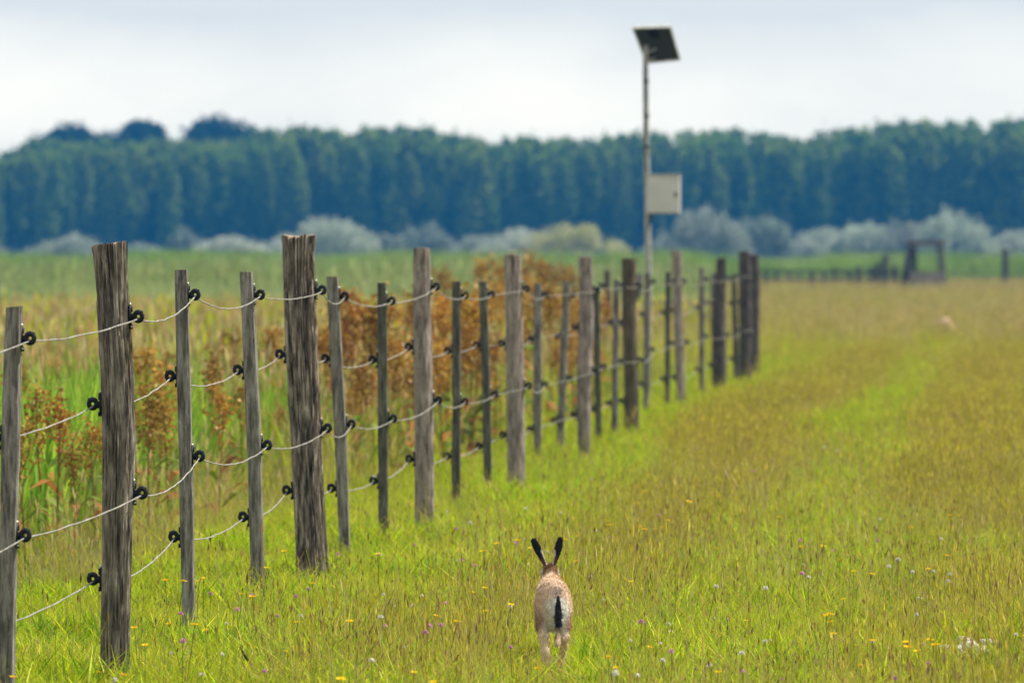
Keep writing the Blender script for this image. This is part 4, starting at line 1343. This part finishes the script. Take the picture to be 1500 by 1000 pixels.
# earth mound and pale stones
b = G(1382, 492); r = np.random.default_rng(5)
mb = MB(); N = 14
V = []; Q = []
for i_ in range(7):
    f = i_ / 6
    for j_ in range(N):
        th = 6.283 * j_ / N; rad = .30 * math.cos(f * 1.5) * (1 + .15 * r.normal())
        V.append((rad * math.cos(th), rad * math.sin(th), .36 * math.sin(f * 1.57) + .015 * r.normal() - .02))
for i_ in range(6):
    for j_ in range(N): Q.append((i_ * N + j_, i_ * N + (j_ + 1) % N, (i_ + 1) * N + (j_ + 1) % N, (i_ + 1) * N + j_))
mb.add(V, Q); o = mb.build("earth_mound", M_SOIL, None, True); o.location = b
tag(o, "small pinkish earth mound far along the right side of the track", "mound")

ST = [(1385, 968, 12, "pale stone at the left end of the stony patch in the lower right grass"),
      (1400, 972, 16, "pale stone left of the brightest one in the stony patch, lower right"),
      (1421, 966, 22, "brightest and largest pale stone in the middle of the stony patch, lower right"),
      (1438, 972, 15, "pale stone in front right of the stony patch, lower right"),
      (1444, 961, 14, "pale stone at the right end of the stony patch, lower right"),
      (1412, 957, 14, "flat grey stone at the back of the stony patch, lower right")]
for k, (a, y_, w, lab) in enumerate(ST):
    b = G(a, y_); t = depth_of(a, y_); rad = w / FPX * t / 2 * 1.3
    r = np.random.default_rng(k); mb = MB(); V = []; Q = []; N = 12
    for i_ in range(8):
        ph = -1.57 + 3.14 * i_ / 7
        for j_ in range(N):
            th = 6.283 * j_ / N
            d = Vector((math.cos(ph) * math.cos(th), math.cos(ph) * math.sin(th), math.sin(ph)))
            rr_ = 1 + .45 * noise.noise(d * 1.3 + Vector((k * 5, 0, 0))) + .18 * noise.noise(d * 3.7 + Vector((k * 5, 0, 0)))
            V.append((d.x * rad * rr_, d.y * rad * 2.2 * rr_, d.z * rad * .8 * rr_ + .05))
    for i_ in range(7):
        for j_ in range(N): Q.append((i_ * N + j_, i_ * N + (j_ + 1) % N, (i_ + 1) * N + (j_ + 1) % N, (i_ + 1) * N + j_))
    mb.add(V, Q); o = mb.build("stone", M_STONE, None, True); o.location = b; o.rotation_euler = (0, 0, r.random() * .8)
    tag(o, lab, "stone", "pale stones in the grass")

# dark dry twig lower left
b = G(384, 1003); t = depth_of(384, 1003)
mb = MB()
tw = [np.array(P(a, y_, t) - b) for a, y_ in ((385, 1004), (378, 988), (369, 975), (360, 962), (351, 946))]
mb.tube(tw, [.0065, .006, .0055, .005, .003], 7)
mb.tube([tw[1], tw[1] + np.array([.02, 0, .02]), tw[1] + np.array([.026, 0, .045])], [.004, .004, .003], 6)
mb.tube([tw[2], tw[2] + np.array([-.012, 0, .012])], [.004, .002], 6)
o = mb.build("twig", M_TWIG, None, True); o.location = b
tag(o, "dark dry twig sticking up slantwise from the lower left grass", "twig")

# ------------------------------------------------------------------ flowers


def flower_mesh(kind, v):
    r = np.random.default_rng(v * 7 + len(kind)); mb = MB()
    h = {'yellow': .24, 'pink': .20, 'white': .22}[kind]
    top = np.array([.01 * r.normal(), .01 * r.normal(), h])
    mb.tube([(0, 0, -.02), (top / 2 + [.006, 0, 0]), top], [.0018, .0016, .0014], 4, (.12, .17, .03))
    if kind == 'yellow':
        for k in range(14):
            th = 6.283 * k / 14; d = np.array([math.cos(th), math.sin(th), .25 + .2 * r.random()]); s = np.array([-d[1], d[0], 0]) * .0042
            ln = .0165 * (.85 + .3 * r.random())
            mb.add([top - s * .5, top + s * .5, top + d * ln + s, top + d * ln - s], [(0, 1, 2, 3)], (.86, .60, .012))
        for k in range(8):
            th = 6.283 * k / 8; d = np.array([math.cos(th) * .5, math.sin(th) * .5, .9]); s = np.array([-d[1], d[0], 0]) * .005
            mb.add([top - s, top + s, top + d * .009 + s, top + d * .009 - s], [(0, 1, 2, 3)], (.80, .48, .01))
    else:
        col = (.66, .36, .50) if kind == 'pink' else (.74, .71, .62)
        n = 46
        d = r.normal(size=(n, 3)); d /= np.linalg.norm(d, axis=1)[:, None]; d[:, 2] = np.abs(d[:, 2]) * 1.1 - .15
        for k in range(n):
            s = np.cross(d[k], r.normal(size=3)); s = s / np.linalg.norm(s) * .0028
            mb.add([top + d[k] * .004 - s, top + d[k] * .004 + s, top + d[k] * .0135 + s * .8, top + d[k] * .0135 - s * .8], [(0, 1, 2, 3)], np.array(col) * (.8 + .4 * r.random()))
    me = mb.mesh(kind + "_flower"); me.materials.append(M_PETAL)
    return me


FM = {k: [flower_mesh(k, v) for v in range(4)] for k in ('yellow', 'pink', 'white')}
FNAME = {'yellow': ("hawkbit_flower", "small bright yellow hawkbit flower in the short grass", "yellow flowers in the grass"),
         'pink': ("clover_flower", "small pale pink clover head in the short grass", "pink clover heads in the grass"),
         'white': ("white_flower", "small creamy white flower head in the short grass", "white flower heads in the grass")}
YEL = [(252, 850), (375, 832), (250, 850), (283, 852), (345, 870), (382, 875), (270, 912), (300, 848), (308, 922), (438, 806), (455, 855), (270, 915), (200, 920), (185, 990), (10, 992),
       (560, 812), (512, 908), (440, 908), (745, 795), (755, 792), (848, 822), (836, 790), (728, 805), (940, 720), (935, 772), (965, 772), (945, 775), (975, 580), (1138, 758), (1008, 735), (960, 775), (902, 768),
       (1350, 938), (1346, 948), (1357, 945), (1340, 940), (1353, 952), (1224, 930), (1236, 910), (1053, 985), (1195, 800), (1190, 800), (1228, 820), (1400, 755), (1370, 945), (1280, 938), (815, 878), (733, 882), (700, 895), (640, 908), (620, 900), (640, 1000), (490, 995), (1204, 898), (1213, 902)]
PNK = [(367, 872), (434, 873), (348, 892), (568, 917), (617, 917), (627, 927), (655, 915), (680, 820), (748, 795), (670, 775), (268, 940), (1182, 840), (1175, 792), (943, 912), (988, 955), (1316, 994), (690, 828), (305, 870), (260, 898), (1108, 690)]
WHT = [(548, 812), (1032, 857), (1180, 846), (1367, 838), (1387, 852), (1380, 840), (1340, 838), (1300, 760), (1235, 548), (1200, 655), (1234, 660), (1130, 940), (970, 965), (928, 980), (1350, 900), (1132, 860), (600, 888), (1090, 957), (770, 745), (860, 700), (1310, 820), (1305, 830), (585, 900), (702, 765)]


def put_flower(kind, a, y_, k, big=1.0):
    # the listed pixel is the flower head: solve for the foot under it
    h = {'yellow': .24, 'pink': .20, 'white': .22}[kind] * big
    d = FWD + RIGHT * ((a - 750) / FPX) + UP * ((500 - y_) / FPX)
    tt = (h - CAM.z) / d.z
    q = CAM + d * tt; q.z = 0
    if abs(q.x - HARE_P.x + (q.y - HARE_P.y) * .075) < .14 and -3 < q.y - HARE_P.y < .2: return
    o = bpy.data.objects.new(FNAME[kind][0], FM[kind][k % 4]); COL.objects.link(o)
    o.location = q; o.rotation_euler = (rf_.normal() * .1, rf_.normal() * .1, rf_.random() * 6.28); o.scale = (big * .85, big * .85, big)
    tag(o, FNAME[kind][1], "flower", FNAME[kind][2])


rf_ = np.random.default_rng(31)
for kind, L_ in (('yellow', YEL), ('pink', PNK), ('white', WHT)):
    for k, (a, y_) in enumerate(L_): put_flower(kind, a, y_, k, rf_.uniform(.85, 1.15))
for k in range(110):
    kind = ('yellow', 'yellow', 'pink', 'white', 'white')[k % 5]
    y_ = 720 + 290 * rf_.random() ** .8
    a = rf_.uniform(max(20, 1490 - (y_ - 370) / .468 + 60 - 500), 1500)
    fx = 1490 - (y_ - 370) / .468
    if a < fx - 60: a = fx + 300 * rf_.random()
    put_flower(kind, a, y_, k, rf_.uniform(.6, .95))
# a few tall pale oat stems standing out on the track
p = np.array([G(a, y_)[:] for a, y_ in ((1102, 800), (1106, 806), (1118, 808), (1112, 800), (1014, 800), (1018, 806), (700, 1040), (1325, 960), (1290, 905), (1062, 745), (1175, 700), (1055, 980), (930, 880), (860, 930), (505, 985), (1240, 850))])
scatter("pale_oat_stems", "oat_tuft", p, rng.uniform(.6, .85, len(p)), "tall pale oat stems standing out of the track grass")

# ------------------------------------------------------------------ hare


def sd_caps(p, a, b, ra, rb, sc=(1, 1, 1)):
    sc = np.asarray(sc, float)
    p = p * sc; a = np.asarray(a, float) * sc; b = np.asarray(b, float) * sc
    ab = b - a; h = np.clip(((p - a) @ ab) / (ab @ ab), 0, 1)
    return np.linalg.norm(p - a - h[..., None] * ab, axis=-1) - (ra + (rb - ra) * h)


def sd_ell(p, c, r_):
    q = p - np.asarray(c, float); r_ = np.asarray(r_, float)
    k0 = np.linalg.norm(q / r_, axis=-1); k1 = np.linalg.norm(q / (r_ * r_), axis=-1)
    return k0 * (k0 - 1) / (k1 + 1e-9)


def smin(a, b, k):
    h = np.clip(.5 + .5 * (b - a) / k, 0, 1)
    return b * (1 - h) + a * h - k * h * (1 - h)


EAR_L = ((-.024, .392, .372), (-.076, .362, .474)); EAR_R = ((.008, .392, .372), (.034, .362, .478))
TAIL = ((.017, -.062, .272), (.017, -.086, .178))


def sd_ear(p, e):
    """flat blade-shaped ear: narrow at the root, widest past the middle, rounded tip"""
    a = np.asarray(e[0]); b = np.asarray(e[1]); ax = b - a; L_ = np.linalg.norm(ax); ax = ax / L_
    fy = np.array([0, 1.0, 0]); fy = fy - ax * (fy @ ax); fy /= np.linalg.norm(fy); sx = np.cross(ax, fy)
    q = p - a
    u = q @ ax; v = q @ sx; w = q @ fy
    h = np.clip(u / L_, 0, 1)
    half = .0064 + .0104 * np.sin(np.clip(h * 1.3, 0, 1) * 1.57) ** 1.6 - .003 * np.clip((h - .8) / .2, 0, 1)
    th = .0075 - .002 * h
    dv = v / half; dw = w / th; du = (u - h * L_) / half
    return (np.sqrt(dv * dv + dw * dw + du * du) - 1) * th


def hare_sdf(p):
    f = sd_ell(p, (0, .065, .245), (.070, .125, .100))
    f = smin(f, sd_ell(p, (-.003, .19, .262), (.062, .16, .082)), .04)
    f = smin(f, sd_ell(p, (-.005, .30, .258), (.052, .085, .075)), .04)
    f = smin(f, sd_caps(p, (-.006, .30, .285), (-.008, .385, .345), .044, .032), .03)
    f = smin(f, sd_ell(p, (-.008, .405, .352), (.033, .052, .036)), .015)
    f = smin(f, sd_caps(p, (-.008, .43, .345), (-.008, .468, .333), .022, .014), .015)
    f = smin(f, sd_caps(p, (-.036, .080, .235), (-.045, .03, .165), .036, .027), .02)
    f = smin(f, sd_caps(p, (-.045, .03, .165), (-.047, -.024, .134), .024, .0150), .012)
    f = smin(f, sd_caps(p, (-.045, -.025, .130), (-.030, .0, .022), .0150, .0150), .010)
    f = smin(f, sd_caps(p, (-.036, -.014, .070), (-.030, .0, .030), .0175, .0165), .012)
    f = smin(f, sd_caps(p, (-.033, .0, .018), (-.030, .055, .014), .0165, .012), .012)
    f = smin(f, sd_caps(p, (.036, .085, .235), (.046, .045, .165), .036, .024), .02)
    f = smin(f, sd_caps(p, (.046, .045, .165), (.048, .012, .118), .022, .0140), .015)
    f = smin(f, sd_caps(p, (.050, .012, .116), (.034, .075, .034), .0135, .0145), .010)
    f = smin(f, sd_caps(p, (.034, .075, .032), (.033, .125, .020), .0150, .011), .012)
    f = smin(f, sd_caps(p, (.030, .29, .225), (.028, .325, .135), .028, .0135), .025)
    f = smin(f, sd_caps(p, (.028, .325, .135), (.020, .295, .078), .0125, .0135), .01)
    f = smin(f, sd_caps(p, (-.030, .31, .225), (-.026, .375, .145), .028, .0135), .025)
    f = smin(f, sd_caps(p, (-.026, .375, .145), (-.022, .425, .060), .0125, .0115), .01)
    f = smin(f, sd_caps(p, TAIL[0], TAIL[1], .018, .013, (1, 1.3, 1)), .008)
    f = smin(f, sd_ear(p, EAR_L), .006)
    f = smin(f, sd_ear(p, EAR_R), .006)
    return f


vs = .0045
lo = np.array([-.115, -.125, -.012]); hi = np.array([.105, .50, .515])
dims = np.ceil((hi - lo) / vs).astype(int)
g = np.stack(np.meshgrid(*[lo[q] + vs * np.arange(dims[q]) for q in range(3)], indexing='ij'), -1)
F = hare_sdf(g.reshape(-1, 3)).reshape(dims)
inside = F < 0
nx_, ny_, nz_ = dims
acc = np.zeros((nx_ - 1, ny_ - 1, nz_ - 1, 3)); cnt = np.zeros((nx_ - 1, ny_ - 1, nz_ - 1))
offs = [(a, b, c) for a in (0, 1) for b in (0, 1) for c in (0, 1)]


def sub(o): return tuple(slice(o[q], dims[q] - 1 + o[q]) for q in range(3))


for o0 in offs:
    for ax in range(3):
        if o0[ax] == 0:
            o1 = list(o0); o1[ax] = 1; o1 = tuple(o1)
            f0, f1 = F[sub(o0)], F[sub(o1)]
            cr = (f0 < 0) != (f1 < 0)
            tt_ = np.where(cr, f0 / np.where(cr, f0 - f1, 1), 0)
            e = np.zeros(acc.shape); e[...] = o0; e[..., ax] += tt_
            acc[cr] += e[cr]; cnt[cr] += 1
has = cnt > 0
idx = -np.ones(has.shape, int); idx[has] = np.arange(has.sum())
cells = np.argwhere(has)
HV = lo + vs * (cells + acc[has] / cnt[has][:, None])
HQ = []
for ax in range(3):
    b_, c_ = [(1, 2), (2, 0), (0, 1)][ax]
    s0 = [slice(1, dims[q] - 1) for q in range(3)]; s0[ax] = slice(0, dims[ax] - 1)
    s1 = list(s0); s1[ax] = slice(1, dims[ax])
    i0, i1 = inside[tuple(s0)], inside[tuple(s1)]
    for flip, mask in ((False, i0 & ~i1), (True, ~i0 & i1)):
        c = np.argwhere(mask)
        if not len(c): continue
        c = c + [q.start for q in s0]
        eb = np.zeros(3, int); eb[b_] = 1; ec = np.zeros(3, int); ec[c_] = 1
        quad = [idx[tuple((c - eb - ec).T)], idx[tuple((c - ec).T)], idx[tuple(c.T)], idx[tuple((c - eb).T)]]
        if flip: quad = quad[::-1]
        HQ.append(np.stack(quad, 1))
HQ = np.vstack(HQ)


def hare_col(p):
    """pigment of the coat by place on the body"""
    n = len(p); x, y, z = p.T
    nzv = np.array([noise.noise(Vector(q) * 28) for q in p])
    nzf = np.array([noise.noise(Vector((q[0] * 120, q[1] * 60, q[2] * 60))) for q in p])
    c = np.tile(np.array([.66, .49, .34]), (n, 1))

    def mixc(c, col, w):
        w = np.clip(w, 0, 1)[:, None]; return c * (1 - w) + np.asarray(col) * w
    sm = lambda v, a, b: np.clip((v - a) / (b - a), 0, 1) ** 1.0
    c = mixc(c, (.40, .285, .195), .5 * sm(nzv, -.1, .5))
    # rump: pale grey beside the tail, smoky just above it
    side = np.abs(x - .014)
    c = mixc(c, (.80, .76, .70), sm(.12 - y, .0, .10) * sm(.060 - side - .012 * nzv, 0, .025) * sm(.290 - z, 0, .05))
    c = mixc(c, (.16, .14, .14), sm(.02 - y, -.05, .06) * sm(.030 - side, 0, .025) * sm(z, .255, .29) * sm(.335 - z, 0, .03) * .75)
    # flanks and thighs redder, lower legs buff
    c = mixc(c, (.30, .17, .095), sm(np.abs(x), .035, .065) * sm(.235 - z, 0, .06) * sm(z, .11, .15) * sm(y, -.06, .0))
    c = mixc(c, (.78, .60, .42), sm(.150 - z, 0, .03) * (y < .2))
    c = mixc(c, (.40, .24, .14), sm(.135 - z, 0, .03) * (y < .2) * sm(x, .02, .04) * .45)
    c = mixc(c, (.70, .64, .56), sm(.185 - z, 0, .03) * (np.abs(x) < .03) * (z > .12))
    # white sides
    c = mixc(c, (.72, .66, .58), sm(np.abs(x + .002), .052, .070) * sm(y, .09, .16) * sm(z, .18, .24) * (y < .36) * .85)
    # nape rust, head brown, cheek pale
    c = mixc(c, (.22, .105, .035), sm(y, .315, .36) * sm(z, .30, .325))
    c = mixc(c, (.60, .52, .42), sm(y, .34, .38) * sm(np.abs(x + .008), .026, .032) * (z < .38))
    # ears black behind, brown-grey at the root
    for e in (EAR_L, EAR_R):
        a = np.asarray(e[0]); b = np.asarray(e[1]); ab = b - a
        h = ((p - a) @ ab) / (ab @ ab)
        near = (sd_ear(p, e) < .004) & (h > .02)
        c = np.where(near[:, None], mixc(np.tile(np.array([.10, .055, .030]), (n, 1)), (.010, .008, .008), sm(h, .22, .48)), c)
        rim = near & (h < .62) & ((p[:, 0] - (a + ab * np.clip(h, 0, 1)[:, None])[:, 0]) * (1 if e is EAR_L else -1) > .0062)
        c = np.where(rim[:, None], np.array([.50, .44, .38]), c)
        inner = near & (p[:, 1] > (a + ab * np.clip(h, 0, 1)[:, None])[:, 1] + .002)
        c = np.where(inner[:, None], np.array([.34, .24, .18]), c)
    # tail: black above, white at its edges
    dt = sd_caps(p, TAIL[0], TAIL[1], .018, .013, (1, 1.3, 1))
    onT = (dt < .006) & (y < -.045) & (z < .275)
    tw_ = np.interp(z, [.150, .175, .205, .245, .285], [.004, .012, .0155, .0115, .004]) * (1 + .25 * nzv)
    c = np.where(onT[:, None], np.array([.80, .77, .72]), c)
    blackT = (y < -.03) & (z < .285) & (z > .155) & (np.abs(x - .017) < tw_)
    c = np.where(blackT[:, None], np.array([.006, .005, .006]), c)
    return np.clip(c * (1 + .22 * nzf)[:, None], .004, .85)


hare_base = G(811, 979)
view_dir = Vector((hare_base.x - CAM.x, hare_base.y - CAM.y, 0)).normalized()
hare = empty("hare", hare_base, math.atan2(-view_dir.x, view_dir.y) + R(1.0))
hare.scale = (.93, 1, 1)
me = np_mesh("hare_body", HV, HQ, hare_col(HV), None, True)
body = link("body", me, M_FUR, hare)
# short fur
r = np.random.default_rng(12)
nF = 30000
fi = r.integers(0, len(HQ), nF)
w4 = r.dirichlet((1, 1, 1, 1), nF)
q4 = HV[HQ[fi]]
fp = (q4 * w4[..., None]).sum(1)
nrmv = np.cross(q4[:, 2] - q4[:, 0], q4[:, 3] - q4[:, 1]); nrmv /= np.linalg.norm(nrmv, axis=1)[:, None] + 1e-9
flow = np.tile(np.array([0, -.75, -.5]), (nF, 1)); flow[fp[:, 2] < .14] = (0, -.2, -1)
isear = (sd_ear(fp, EAR_L) < .003) | (sd_ear(fp, EAR_R) < .003)
flow[isear] = (0, -.1, .7)
dirv = nrmv * .55 + flow + r.normal(size=(nF, 3)) * .22
dirv /= np.linalg.norm(dirv, axis=1)[:, None]
ln = .013 * (.5 + .9 * r.random(nF)); ln[isear] *= .4; ln[fp[:, 2] < .12] *= .6
tailm = (fp[:, 1] < -.04) & (fp[:, 2] < .27); ln[tailm] *= 1.25
sdv = np.cross(dirv, r.normal(size=(nF, 3))); sdv /= np.linalg.norm(sdv, axis=1)[:, None]; sdv *= .0009
FV = np.stack([fp - sdv, fp + sdv, fp + dirv * ln[:, None]], 1).reshape(-1, 3)
fc = hare_col(fp) * (.72 + .65 * r.random(nF))[:, None]
fur = link("fur", np_mesh("hare_fur", FV, None, np.repeat(np.clip(fc, 0, .9), 3, axis=0), np.arange(nF * 3).reshape(-1, 3)), M_FUR, hare)
fur["kind"] = 'stuff'
for sx in (-1, 1):
    mb = MB(); V = []; Q = []
    for i_ in range(7):
        ph = -1.57 + 3.14 * i_ / 6
        for j_ in range(10):
            th = .628 * j_; V.append((-.008 + sx * .0295 + .006 * math.cos(ph) * math.cos(th), .425 + .009 * math.cos(ph) * math.sin(th), .360 + .009 * math.sin(ph)))
    for i_ in range(6):
        for j_ in range(10): Q.append((i_ * 10 + j_, i_ * 10 + (j_ + 1) % 10, (i_ + 1) * 10 + (j_ + 1) % 10, (i_ + 1) * 10 + j_))
    mb.add(V, Q); mb.build("eye", M_EYE, hare, True)
tag(hare, "brown hare running away through the grass, black-backed ears raised and black tail showing", "hare")
